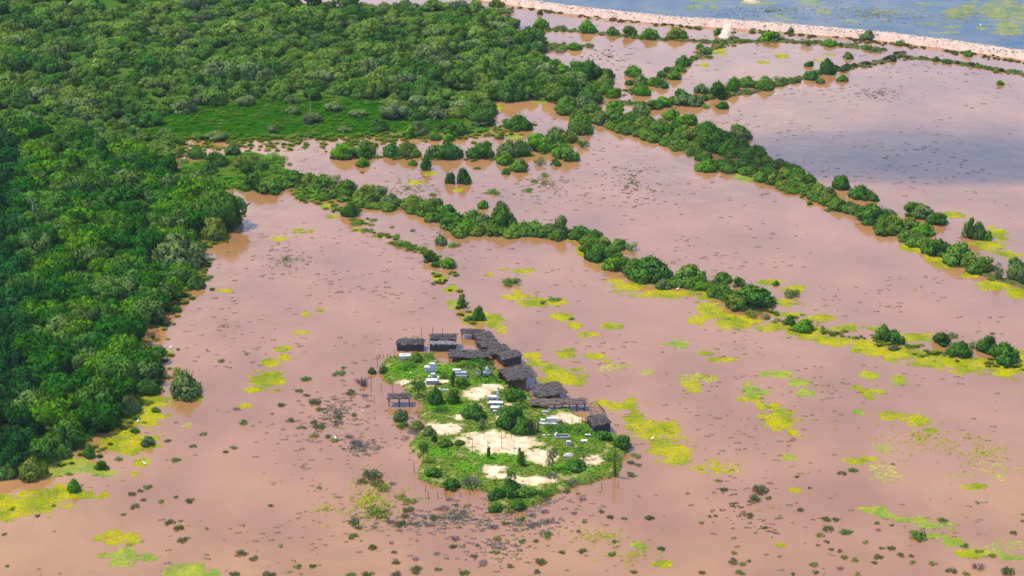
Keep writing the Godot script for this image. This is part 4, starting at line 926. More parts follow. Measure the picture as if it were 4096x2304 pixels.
		["mangrove_bush", "bush", "bushes on the near wood shore", "down the shore of the near wood", [["rounded grey green", "first", "dome", "mangrove_grey", -82.3, -119.6, 3.22, 3.66], ["broad grey green", "second", "dome", "mangrove_grey", -86.7, -113.8, 4.3, 4.89], ["broad olive green", "third", "dome", "mangrove_olive", -80.3, -99.6, 4.2, 5.84], ["broad grey green", "fourth", "dome", "mangrove_grey", -86.8, -78.7, 7.53, 9.44], ["rounded grey green", "fifth", "dome", "mangrove_grey", -86.5, -65.8, 2.41, 2.73], ["rounded dark green", "sixth", "dome", "mangrove_dark", -80.1, -64.6, 2.74, 3.11], ["rounded dark green", "seventh", "dome", "mangrove_dark", -89.3, -58.3, 2.2, 2.5], ["small olive green", "eighth", "low", "mangrove_olive", -85.2, -54.2, 0.84, 0.51], ["small dark green", "ninth", "dome", "mangrove_dark", -82.6, -49.1, 1.42, 1.61], ["broad dark green", "tenth", "loose", "mangrove_dark", -88.2, -36, 4.21, 6.86], ["rounded dark green", "eleventh", "dome", "mangrove_dark", -81.5, -3.7, 2.61, 3.62], ["broad grey green", "twelfth", "dome", "mangrove_grey", -72.9, -3.1, 4.16, 5.35], ["small green", "thirteenth", "dome", "mangrove", -78.2, 5.6, 1.02, 1.16], ["rounded grey green", "fourteenth", "dome", "mangrove_grey", -83.5, 6.6, 2.04, 4.43], ["small bright green", "fifteenth", "dome", "mangrove_bright", -80.9, 15.4, 1.09, 1.23], ["small grey green", "sixteenth", "dome", "mangrove_grey", -77, 21.3, 1.65, 2.17], ["small green", "seventeenth", "dome", "mangrove", -88.4, 26.6, 1.38, 2.94], ["rounded green", "eighteenth", "dome", "mangrove", -93.8, 27, 1.79, 3.02], ["small green", "nineteenth", "low", "mangrove", -82, 27.9, 0.98, 0.59], ["small dark green", "twentieth", "dome", "mangrove_dark", -84.7, 31.9, 1.61, 1.83], ["small green", "twenty-first", "low", "mangrove", -91, 34.6, 0.96, 0.58], ["rounded green", "twenty-second", "dome", "mangrove", -103.4, 34.8, 2.39, 3.34], ["rounded olive green", "twenty-third", "dome", "mangrove_olive", -98.2, 34.9, 3.03, 4.25], ["small bright green", "twenty-fourth", "dome", "mangrove_bright", -88.6, 41.1, 1.57, 2.62], ["small bright green", "twenty-fifth", "low", "mangrove_bright", -91.3, 47.6, 0.54, 0.5], ["small bright green", "twenty-sixth", "low", "mangrove_bright", -99.4, 49, 0.85, 0.51]]],
		["mangrove_bush", "bush", "bushes by the north ponds", "from the left between the wood and north ponds", [["rounded grey green", "first", "dome", "mangrove_grey", -2.1, -314.4, 3.28, 4], ["broad dark green", "second", "dome", "mangrove_dark", 5, -250.2, 3.94, 4.5], ["rounded dark green", "third", "dome", "mangrove_dark", 8.5, -229.6, 3.15, 3.6], ["rounded green", "fourth", "dome", "mangrove", 10, -243.2, 2.52, 2.89], ["broad green", "fifth", "dome", "mangrove", 10.7, -260, 3.99, 4.57], ["rounded grey green", "sixth", "dome", "mangrove_grey", 13.9, -229.9, 3.6, 5.56], ["low grey green", "seventh", "low", "mangrove_grey", 14.9, -281, 4.83, 2.32], ["broad bright green", "eighth", "dome", "mangrove_bright", 17, -248.6, 3.93, 4.49], ["rounded green", "ninth", "dome", "mangrove", 17.9, -213.7, 3.73, 4.26], ["broad dark green", "tenth", "dome", "mangrove_dark", 20.1, -228.5, 3.82, 4.36], ["rounded bright green", "eleventh", "dome", "mangrove_bright", 22.2, -281.8, 2.9, 2.6], ["rounded dark green", "twelfth", "dome", "mangrove_dark", 22.6, -250, 3.47, 3.97], ["low grey green", "thirteenth", "low", "mangrove_grey", 27.1, -284.5, 2.67, 1.6], ["rounded green", "fourteenth", "dome", "mangrove", 26.2, -246, 3.45, 3.95], ["broad dark green", "fifteenth", "dome", "mangrove_dark", 25.6, -219.8, 4.21, 4.81], ["rounded green", "sixteenth", "dome", "mangrove", 31, -229.6, 3.15, 3.6], ["rounded dark green", "seventeenth", "dome", "mangrove_dark", 32.1, -245.1, 3.22, 3.68], ["rounded bright green", "eighteenth", "dome", "mangrove_bright", 33.9, -224.9, 2.68, 3.06], ["small dark green", "nineteenth", "dome", "mangrove_dark", 39.2, -238.8, 1.48, 1.7], ["rounded bright green", "twentieth", "dome", "mangrove_bright", 41.1, -249.6, 3.24, 3.71], ["rounded bright green", "twenty-first", "dome", "mangrove_bright", 42.6, -228.1, 3.14, 3.59]]],
		["mangrove_tree", "tree", "trees on the rim of the upper wood", "from the left along the upper wood's rim", [["rounded grey green", "first", "dome", "mangrove_grey", -44.6, -166.7, 3.48, 3.96], ["rounded dark green", "second", "dome", "mangrove_dark", -41.6, -190, 3.6, 4.11], ["rounded bright green", "third", "dome", "mangrove_bright", -37.4, -205, 3.25, 3.71], ["rounded bright green", "fourth", "dome", "mangrove_bright", -31.6, -184.5, 3.15, 3.6], ["broad dark green", "fifth", "dome", "mangrove_dark", -33.9, -241.4, 5.25, 6.01], ["rounded dark green", "sixth", "dome", "mangrove_dark", -30.7, -200.9, 3.45, 3.94], ["rounded green", "seventh", "dome", "mangrove", -23.9, -181.4, 2.3, 2.63], ["broad grey green", "eighth", "dome", "mangrove_grey", -23.8, -202.5, 3.89, 4.44], ["broad dark green", "ninth", "dome", "mangrove_dark", -24.1, -236.9, 5.45, 7.23], ["rounded dark green", "tenth", "dome", "mangrove_dark", -21.3, -190.9, 2.55, 2.91], ["rounded bright green", "eleventh", "dome", "mangrove_bright", -19.3, -180, 2.09, 2.38], ["rounded olive green", "twelfth", "dome", "mangrove_olive", -17, -203.4, 3.03, 3.46], ["broad dark green", "thirteenth", "dome", "mangrove_dark", -12.6, -204, 4.11, 4.69], ["broad dark green", "fourteenth", "dome", "mangrove_dark", -6.7, -222.6, 4, 4.58], ["rounded dark green", "fifteenth", "dome", "mangrove_dark", -6.6, -208.7, 2.18, 2.49], ["small olive green", "sixteenth", "dome", "mangrove_olive", -3.8, -182.4, 1.68, 1.91], ["broad dark green", "seventeenth", "dome", "mangrove_dark", -0.5, -223.2, 5.12, 7.13], ["broad green", "eighteenth", "dome", "mangrove", 21.1, -188.8, 3.81, 5.61]]],
		["mangrove_bush", "bush", "", "", [["broad dark green mangrove standing alone in the small lavender pool", "", "dome", "mangrove_dark", 1.7, -192, 4.13, 4.43]]],
	]:
		for b in row[4]:
			var label: String = b[0] if b[1] == "" else "%s mangrove %s, %s %s" % [b[0], row[1], b[1], row[3]]
			plant(row[0], row[1], label, row[2], b[2], b[3], Vector3(b[4], 0.0, b[5]), b[6], b[7])

func build_weed() -> void:
	for m in [
		["largest bright yellow weed mat beside the near wood at the lower left corner", 3, 1, 0, [[-96.6, 46.6, 7.47, 4.91], [-91.5, 43.1, 5.02, 3.98], [-99.7, 50.6, 3.7, 2.9]]],
		["round yellow weed patch just off the tip of the corner mat", 16, 0.9, 0, [[-85.4, 43, 1.88, 2.31]]],
		["second small yellow patch beyond the tip of the corner mat", 29, 0.8, 0, [[-82.4, 43, 1.41, 1.85]]],
		["long yellow weed mat lining the shore below the lone tree", 42, 1, 0, [[-78.8, 20.8, 3.64, 5.08], [-83.3, 21.5, 4.62, 3.99], [-80, 8.4, 4.76, 4.6], [-79.5, 1.5, 4.49, 3.55], [-72.2, -0.8, 5.2, 1.27], [-82.9, 16.5, 3, 2.97]]],
		["dull yellow weed fringe below the two shore bushes of the near wood", 55, 0.65, 1, [[-92.3, 30.5, 5.82, 4.21], [-84.9, 33.2, 3.54, 2.41], [-95, 32.9, 3.54, 3.47]]],
		["thin yellow patch off the shore mat with an egret on it", 68, 0.7, 0, [[-77.2, 28.8, 2.27, 1.96], [-77.7, 33.9, 0.96, 1.23]]],
		["yellow weed patch in open water left of the rise", 81, 0.95, 0, [[-55.3, -10, 4.07, 5.09], [-57.6, -5.6, 2.45, 1.77]]],
		["pair of small yellow patches above the open water patch", 94, 0.9, 0, [[-53.2, -22.3, 1.52, 1.72], [-55.9, -19.7, 1.8, 2.05]]],
		["small dim yellow patch below the open water patch", 107, 0.7, 0, [[-58.8, 2.8, 1.55, 1.4]]],
		["rounded yellow mat floating near the lower edge, left of centre", 120, 0.9, 0, [[-76.4, 59.7, 3.47, 2.8], [-73.3, 61.8, 1.5, 1.2]]],
		["dim olive mat just below the rounded one", 133, 0.75, 1, [[-73.8, 67.3, 3.4, 3.05], [-69.1, 67.3, 2.07, 1.64], [-77.8, 66.7, 1.78, 1.18]]],
		["yellow green mat cut by the bottom edge of the picture", 146, 0.95, 1, [[-60.2, 72.6, 4.38, 3.13]]],
		["faint yellow spot in front of the lone shore tree", 159, 0.5, 2, [[-70.4, 12.3, 1.18, 1.5]]],
		["yellow weed along the forest bay near the egret", 172, 0.6, 1, [[-83.7, -17.2, 3.44, 4.47], [-81, -25.4, 1.91, 1.69]]],
		["upper piece of the long yellow mat beside the rise", 185, 0.8, 0, [[25.6, 2.4, 2.05, 3.46]]],
		["middle piece of the long yellow mat beside the rise", 198, 1, 0, [[26.6, 9.1, 2.02, 3.36], [30.9, 14.7, 5.66, 4.23], [28.1, 12.8, 3.01, 3.31]]],
		["lower piece of the long yellow mat beside the rise with an egret", 211, 0.85, 0, [[33.8, 24.9, 3.74, 5.58], [31.1, 22.2, 2.62, 3.53]]],
		["thin ribbed yellow mat below and right of the rise", 224, 0.5, 0, [[42.6, 31.8, 4.8, 3.05], [38.7, 32.1, 1.6, 1.35]]],
		["dim yellow patch floating right of the shelters", 237, 0.6, 0, [[40.4, -6.6, 2.79, 4.16], [43.3, -11.5, 4.23, 1.31]]],
		["green and yellow patch at the head of a crooked chain", 250, 0.9, 1, [[53.7, -5, 2.09, 3.59], [56.7, -4.2, 1.39, 1.59]]],
		["yellow patches in the neck of the crooked chain", 263, 0.8, 0, [[53.8, -0.3, 1.38, 1.72], [54.6, 3.1, 0.85, 1.93], [51.1, -0.3, 1.38, 1.09]]],
		["solid yellow lozenge in the crooked chain", 276, 1, 0, [[57.7, 3, 1.71, 1.85]]],
		["largest yellow mat at the foot of the crooked chain", 289, 1, 0, [[58.4, 10.6, 3.86, 4.86], [60.1, 15.7, 1.83, 2.34], [58.6, 6.9, 2.03, 1.9]]],
		["yellow and green patch right of the crooked chain", 302, 0.65, 1, [[65.1, -3.7, 2.6, 2.39], [64.1, -8.6, 2.45, 1.63]]],
		["thin yellow streak above the crooked chain", 315, 0.7, 1, [[60.4, -13.1, 3.89, 1.82]]],
		["long bright yellow mat in the right-hand water", 328, 1, 0, [[83.4, 8, 3.38, 1.83], [87.1, 9.9, 3.7, 2.43]]],
		["small yellow patch off the end of the long right-hand mat", 341, 0.9, 0, [[89.9, 14.4, 1.73, 1.49]]],
		["leaning yellow patch upper right of the crooked chain", 354, 0.8, 0, [[79.6, -3.5, 1.56, 3.36], [77.7, -6.2, 1.74, 1.62], [82.6, -4.2, 1.39, 1.61]]],
		["small olive patch near the dike tail", 367, 0.8, 1, [[81.2, -12.7, 1.94, 2.08]]],
		["faint patch of olive weed by the dike tail's end", 380, 0.6, 1, [[87.7, -9.8, 1.93, 2.31]]],
		["small olive patch left of the long right-hand mat", 393, 0.7, 1, [[76.1, 6.2, 1.53, 1.69]]],
		["scattered dull yellow patch in the middle of the right-hand water", 406, 0.5, 2, [[77.8, 22.9, 2.94, 2.29]]],
		["yellow streak above the scattered shrubs", 419, 0.7, 0, [[71.3, 28.4, 2.26, 1.74], [74.7, 27.7, 1.94, 1.26]]],
		["broad sparse yellow patch below the streak", 432, 0.45, 2, [[76.8, 33.8, 3.51, 3.54]]],
		["dark green patch with yellow rim in open water", 445, 0.8, 1, [[57.5, 27.6, 2.26, 1.81], [59.4, 28, 1.29, 0.97]]],
		["bright yellow dash near the right edge", 458, 0.9, 0, [[94, 39.6, 2.04, 1.34]]],
		["broad thin veil of yellow weed by the right edge", 471, 0.35, 2, [[99.9, 33.1, 4.79, 4.15], [92, 34.4, 3.5, 1.37]]],
		["green topped strip starting the long slanted bar", 484, 0.95, 1, [[71.3, 49.2, 2.46, 1.65], [73.7, 51.3, 1.83, 1.13]]],
		["long slanted yellow green bar at the lower right", 497, 0.9, 1, [[78.6, 52.9, 3.35, 1.25], [83.3, 55.3, 3.33, 1.12], [85.7, 56.8, 1.21, 0.62]]],
		["yellow mat below the lone thorn tree", 510, 0.95, 0, [[87.3, 65.8, 2.8, 1.54], [85.1, 61.2, 1.79, 1.21]]],
		["lower slanted bar running to the right edge", 523, 0.8, 1, [[81.5, 59.4, 2.7, 1.21], [85.2, 62.1, 2.68, 1.32], [90.4, 65.2, 3.25, 1.43], [94.3, 67.5, 2.06, 1.06]]],
		["dull yellow veil beside the lower slanted bar", 536, 0.45, 2, [[94.6, 62.4, 3.87, 2.41]]],
		["yellow patch near the bottom edge, right of centre", 549, 0.8, 0, [[28.3, 69.5, 1.9, 1.25]]],
		["dull yellow patch above the bottom edge patch", 562, 0.7, 1, [[24.8, 62.9, 1.78, 2.05]]],
		["tiny yellow patch among scattered twigs", 575, 0.8, 0, [[51.4, 62.6, 0.83, 0.71]]],
		["small yellow dash leading the twig line", 588, 0.8, 0, [[57.2, 41.2, 1.57, 1.05]]],
		["yellow loop of weed round the egret end of the middle dike", 601, 0.9, 0, [[65.6, -66.8, 2.95, 2.3], [71.3, -62.5, 2.74, 3.4], [67.7, -54.2, 3.96, 2.38]]],
		["yellow shelf of weed at the egret's feet", 614, 1, 0, [[38.2, -59.7, 8, 2.97], [50.1, -58.6, 4.35, 2.4], [29.4, -64.4, 4.4, 3.58]]],
		["broad yellow apron below the big dark bush", 627, 0.9, 0, [[49.2, -48.9, 3.92, 5.35], [53.9, -42.8, 5.28, 4.79], [44.8, -43.6, 2.11, 3.14]]],
		["yellow band of weed along the upper side of the dike tail", 640, 0.9, 0, [[67.8, -47.1, 3.55, 1.6], [75.2, -44.5, 4.24, 2.29], [81.1, -39.1, 3.84, 1.9], [87.6, -38.3, 2.79, 1.38]]],
		["yellow band of weed along the lower side of the dike tail", 653, 0.95, 0, [[62.9, -39.3, 5.59, 2.76], [70.8, -35.9, 4.86, 3.24], [76, -31.3, 4.82, 2.93]]],
		["wide yellow mat under the last bushes of the dike tail", 666, 1, 0, [[83.9, -27.2, 4.78, 4.14], [90.2, -24, 6.1, 4.09], [97.7, -20.8, 7.07, 3.89], [95.7, -33.4, 4.14, 3.24]]],
		["yellow mat reaching the right edge at the dike tail's end", 679, 1, 0, [[105.7, -17.7, 7.02, 4.18], [113.4, -16.1, 5, 4.81], [118.3, -21.2, 2.02, 5.75]]],
		["small bright patch in open water below the egret shelf", 692, 0.9, 1, [[39.3, -29.7, 3.26, 1.81]]],
		["yellow hook of weed behind the end of the right-hand dike", 705, 0.95, 0, [[122.6, -115.1, 2.61, 3.01], [131.2, -101.6, 2.55, 5], [127.3, -93.1, 4.64, 3.45], [130.3, -86.4, 3.44, 2.63]]],
		["yellow weed below the thick bushes of the right-hand dike", 718, 0.75, 0, [[107.2, -91.1, 4.24, 4.77], [113, -78.4, 4.14, 2.84], [110.5, -82.9, 2.66, 2.48]]],
		["yellow tongue of weed at the right edge below the dike", 731, 0.85, 0, [[122, -65.3, 4.78, 3.11], [126.7, -60.2, 3.64, 3.64], [116.9, -72, 2.23, 1.99]]],
		["yellow streak where the right-hand dike meets its reflection", 744, 0.8, 1, [[67.8, -145.6, 3.96, 3.31]]],
		["pale yellow streaks in the water below the apron", 757, 0.7, 0, [[48.9, -21.2, 4.72, 1.28], [45.1, -24.6, 1.87, 1.29]]],
		["faint olive streaks farther below the apron", 770, 0.45, 2, [[42.3, -11.5, 4.95, 2.76]]],
		["slanting olive streak right of the faint streaks", 783, 0.65, 1, [[59.8, -14, 2.99, 1.24], [64.5, -9.5, 2.96, 1.22]]],
		["square yellow patch in the right-hand open water", 796, 0.75, 0, [[81.4, -12.5, 1.99, 2.02], [88.1, -11.1, 1.48, 1.86]]],
		["yellow mat on the far side of the open gabled shelter", 809, 0.8, 0, [[-8.6, -44.8, 3.12, 4.9], [-4.4, -43.1, 2.54, 3.82], [-2.7, -37.9, 1.68, 2.04]]],
		["yellow mat behind the dark row of huts", 822, 0.95, 0, [[4.5, -23.1, 1.9, 2.31], [5.5, -19.6, 2.69, 2.28]]],
		["broad yellow mat behind the two thatched shelters", 835, 0.95, 0, [[11.8, -11.8, 4.64, 4.59], [8.9, -15.2, 2.67, 2.48]]],
		["small yellow patch northeast of the dark huts", 848, 0.9, 0, [[12.9, -25, 2.18, 2.72]]],
		["pale yellow patch beside the small northeast one", 861, 0.75, 0, [[19.1, -23.1, 2.31, 1.67], [22.1, -20.2, 1.08, 0.89]]],
		["thin yellow patches farther right of the shelters", 874, 0.55, 2, [[21.5, -16.1, 1.87, 1.5], [25.3, -17.1, 3.22, 1.38], [30.5, -14.6, 1.87, 1.49]]],
		["yellow scraps ending the weedy line north of the huts", 887, 0.85, 0, [[11.8, -45.5, 3.12, 2.53], [15.3, -40.3, 1.97, 1.79]]],
		["yellow dash below the weedy line north of the huts", 900, 0.8, 0, [[17.9, -35.2, 2.22, 1.48], [23.7, -40.7, 2.67, 2.34]]],
		["top of the yellow mat chain beside the end shelter", 913, 0.9, 0, [[20.2, 1.6, 1.8, 1.85], [23, 3, 3.08, 2.3]]],
		["long yellow mat in the middle of the weedy line", 926, 0.95, 0, [[1, -58.4, 3.07, 3.11], [5, -54.6, 4.06, 2.89], [10.8, -54.6, 3.04, 2.21]]],
		["faint yellow curve above the weedy line", 939, 0.75, 0, [[-5.7, -72.6, 1.82, 1.82], [-2.2, -75.8, 1.76, 1.11], [2.4, -74.7, 2.81, 1.65]]],
		["yellow green pair of scraps right of the scrub line", 952, 0.85, 0, [[-18.7, -70.4, 1.74, 3.25], [-15.5, -62.8, 1.72, 2.28]]],
		["yellow patch left of the small bush in the scrub line", 965, 0.9, 1, [[-14.7, -53.7, 1.62, 3.05]]],
		["yellow weed under the right-hand flank of the middle dike", 978, 0.85, 0, [[18.7, -89.1, 1.62, 3.87], [15.3, -97.3, 2.56, 1.3], [22.3, -80.5, 1.42, 1.31]]],
		["yellow sliver below the middle dike before the shelf", 991, 0.9, 0, [[26.3, -68.4, 2.26, 1.35]]],
		["two yellow dashes in the pool below the grove", 1004, 0.8, 0, [[-28.1, -142, 2.77, 1.86], [-15.3, -135.7, 1.95, 1.59], [-24.1, -149.7, 2, 1.91]]],
		["yellow scraps trailing the left end of the scrub line", 1017, 0.7, 0, [[-51.7, -122.4, 1.91, 2.19], [-50.2, -114.3, 2.26, 1.7], [-41.9, -104, 2.22, 1.23], [-36, -98.7, 2.2, 1]]],
		["sparse yellow scraps in the wide water left of the scrub line", 1030, 0.85, 0, [[-53.3, -27.7, 2.24, 1.92], [-53.3, -22.4, 1.42, 1.5], [-55.4, -18.8, 1.88, 1.34]]],
		["yellow dash floating off the near wood's point", 1043, 0.95, 0, [[-72.4, -62, 2.33, 1.59]]],
		["faint scattered yellow dashes in the wide brown water", 1056, 0.6, 0, [[-47, -49.8, 1.84, 1.51], [-50.9, -36.4, 2.44, 1.43], [-50.4, -47.5, 0.83, 2.49]]],
		["thin yellow dashes in the water below the muddy gaps", 1069, 0.6, 0, [[-58.1, -103.2, 1.84, 1.63], [-54.7, -102.4, 1.03, 1.83], [-62.3, -97.3, 2.19, 1.6]]],
		["great yellow mat in the top corner of the blue lagoon", 1082, 1.6, 0, [[190, -334.3, 11.93, 17.8], [182.3, -332.3, 5.18, 9.36]]],
		["lower yellow mat in the corner of the blue lagoon", 1095, 1.4, 0, [[184.7, -309.9, 6.54, 7.47], [181.4, -302.5, 5.48, 3.08]]],
		["yellow mat left of the great lagoon mat", 1108, 1.2, 0, [[169.2, -331.9, 5.17, 7.03], [175.2, -340.3, 3.14, 5.08]]],
		["oval yellow patch in the middle of the lagoon", 1121, 0.95, 0, [[119.2, -332.7, 3, 4.09]]],
		["oval yellow patch at the left of the lagoon", 1134, 0.95, 0, [[69.8, -339.5, 3.24, 3.72]]],
		["round yellow patch beside the left lagoon oval", 1147, 0.9, 0, [[78, -338.3, 2.19, 3.09]]],
		["green streaks by the spoil heap in the lagoon", 1160, 0.7, 1, [[94.3, -346.1, 7.37, 3.79], [115.5, -346.9, 4.22, 4.24], [75.6, -348.6, 7.39, 2.11]]],
		["yellow dash below the lagoon spoil heap", 1173, 0.7, 1, [[103.2, -321, 3.32, 2.38], [101.3, -326.7, 3.08, 2.01]]],
		["rusty yellow patch near the causeway in the lagoon", 1186, 0.55, 2, [[126.3, -319.1, 4.33, 2.77], [139.8, -320.5, 1.78, 2.79]]],
		["thin yellow dashes in the right part of the lagoon", 1199, 0.6, 0, [[159.6, -343.4, 3.41, 2.97], [162.5, -311.8, 4.54, 1.96], [155.5, -315.1, 3.8, 2.76], [160.2, -303.4, 4.99, 1.54]]],
		["yellow dash beside the egret in the lagoon", 1212, 0.8, 0, [[174, -309.4, 1.91, 3.13]]],
		["round yellow patch inside the middle north pond", 1225, 0.9, 0, [[94.9, -273.1, 2.49, 3.48]]],
		["thin yellow patch left of the round pond patch", 1238, 0.85, 0, [[87.1, -265.3, 2.37, 2.04]]],
		["yellow weed at the foot of the slanting dike", 1251, 0.65, 0, [[73.4, -278.6, 2.9, 5.28], [66.5, -261.3, 1.89, 2.35]]],
		["pale yellow patch near the curved dike", 1264, 0.6, 2, [[112.4, -274.4, 2.3, 2.11], [107.1, -268, 2.86, 2.75]]],
		["yellow weed at the head of the small lavender pool", 1277, 0.9, 0, [[3.4, -224, 2.3, 3.42], [9.4, -219.7, 2.79, 3.04]]],
		["yellow weed left of the small lavender pool", 1290, 0.85, 0, [[-7.7, -206.5, 1.74, 1.95], [-4.5, -213.1, 1.26, 3.32], [-14.4, -231.7, 2.32, 2.28]]],
		["yellow weed below the small lavender pool", 1303, 0.6, 1, [[0, -183.1, 4.32, 2.72], [-12.1, -187.7, 3.63, 2.3]]],
	]:
		if m[2] <= 0.5:
			as_stuff(put("floating_weed_veil_litter", weed_mat(m[4], m[1], m[2], m[3]), M.mat_weed), m[0])
		else:
			tag(put("floating_weed_mat", weed_mat(m[4], m[1], m[2], m[3]), M.mat_weed), m[0], "weed mat", "floating weed mats")
	# small drifting scraps, too many to count
	var rng := seeded(909)
	var drift := noise_of(61, 0.02, 3)
	var at := []
	var tints := []
	var scrap := weed_scrap()
	for i in 20000:
		var zz := rng.randf_range(-330.0, 75.0)
		var p := Vector2(rng.randf_range(-1.0, 1.0) * ((384.0 - zz) * 0.2657 + 6.0), zz)
		if inside_any(p, wood_polys) or island_height(p.x, p.y) > 0.05:
			continue
		var n := drift.get_noise_2d(p.x, p.y * 1.3)
		if rng.randf() > smoothstep(-0.35, 0.55, n) * 0.5:
			continue
		var r := rng.randf_range(0.1, 0.42) * (1.0 + 0.0008 * (384.0 - zz))
		at.append(Transform3D(Basis(Vector3.UP, rng.randf_range(-0.4, 0.4)), Vector3(p.x, 0.0, p.y)).scaled_local(Vector3(r * rng.randf_range(1.0, 2.2), rng.randf_range(0.3, 0.8), r * 0.8)))
		var pick := rng.randf()
		tints.append(Color(0.10, 0.095, 0.045) if pick < 0.35 else (Color(0.15, 0.085, 0.05) if pick < 0.65 else (Color(0.11, 0.12, 0.085) if pick < 0.88 else Color(0.20, 0.21, 0.03))))
	for d in [
		[-11.2, 52.4, 10.7, 5.54, 300, 1],
		[-20.2, 54.8, 9.12, 5.48, 140, 1],
		[4.1, 54.8, 7.9, 3.65, 160, 1],
		[-3.4, 63.1, 14.89, 7.01, 160, 1],
		[-38.7, 6.1, 9.56, 16.8, 320, 1],
		[-32.4, 22.2, 4.94, 4.98, 160, 1],
		[-28.5, 45, 6.23, 11.49, 420, 2],
		[-37.5, 48.7, 4.01, 3.77, 50, 2],
		[17.6, 59.6, 7.51, 4.76, 120, 2],
		[-27.2, 50, 4.61, 5.61, 160, 0],
		[23.2, 66.6, 7.38, 3.46, 80, 2],
		[9, -140.9, 11.83, 15.06, 260, 0],
		[-30.2, -136.3, 10.17, 10.28, 150, 0],
		[34.7, -142, 11.85, 29.13, 220, 3],
		[-59.2, -82.8, 10.67, 16.15, 160, 0],
		[44.1, 47.3, 9.26, 10.75, 50, 3],
		[49.2, 56.5, 9.06, 7.28, 50, 3],
		[86.8, 18.6, 16.5, 10.97, 200, 2],
		[33.9, -271.4, 14.34, 15.47, 120, 3],
		[121.1, -228, 18, 10.81, 120, 3],
		[-64.2, -182.8, 12.01, 5.32, 260, 0],
		[98.6, 24.9, 8.13, 8.59, 120, 2],
		[166.1, -324.4, 25.62, 24.34, 260, 2],
		[98.1, -334.3, 31.13, 12.28, 300, 0],
		[139.3, -332.3, 25.88, 14.38, 260, 2],
		[138.6, -328.3, 36.05, 18.3, 260, 0],
		[-20.6, 15.6, 5.5, 9.82, 220, 1],
		[1.8, 46.8, 8.06, 4.93, 300, 1],
	]:
		for i in int(d[4] * 0.75):
			var t := rng.randf() * TAU
			var rr := abs(rng.randfn(0.0, 0.55))
			var r := rng.randf_range(0.15, 0.5)
			at.append(Transform3D(Basis(Vector3.UP, rng.randf_range(-0.5, 0.5)), Vector3(d[0] + cos(t) * rr * d[2], 0.0, d[1] + sin(t) * rr * d[3])).scaled_local(Vector3(r * rng.randf_range(1.0, 2.0), rng.randf_range(0.3, 0.9), r)))
			var c := Color(0.10, 0.115, 0.04)
			if d[5] == 1:
				c = Color(0.12, 0.10, 0.10) if rng.randf() < 0.6 else Color(0.075, 0.085, 0.05)
			elif d[5] == 2:
				c = Color(0.27, 0.27, 0.03)
			elif d[5] == 3:
				c = Color(0.05, 0.06, 0.03)
			tints.append(c)
	many("drifting_weed_litter", scrap, M.tinted_leaf, at, tints, "scraps of weed and twigs drifting all over the brown flood")

func weed_scrap() -> ArrayMesh:
	var rng := seeded(12)
	var st := start()
	for i in 9:
		var p := Vector3(rng.randf_range(-0.8, 0.8), rng.randf_range(0.02, 0.2), rng.randf_range(-0.7, 0.7))
		leaf(st, p, (Vector3.UP + ball(rng) * 0.6).normalized(), rng.randf_range(0.25, 0.45), shade(rng, 0.7, 1.3), rng, Vector3.UP * 0.4)
	return st.commit()

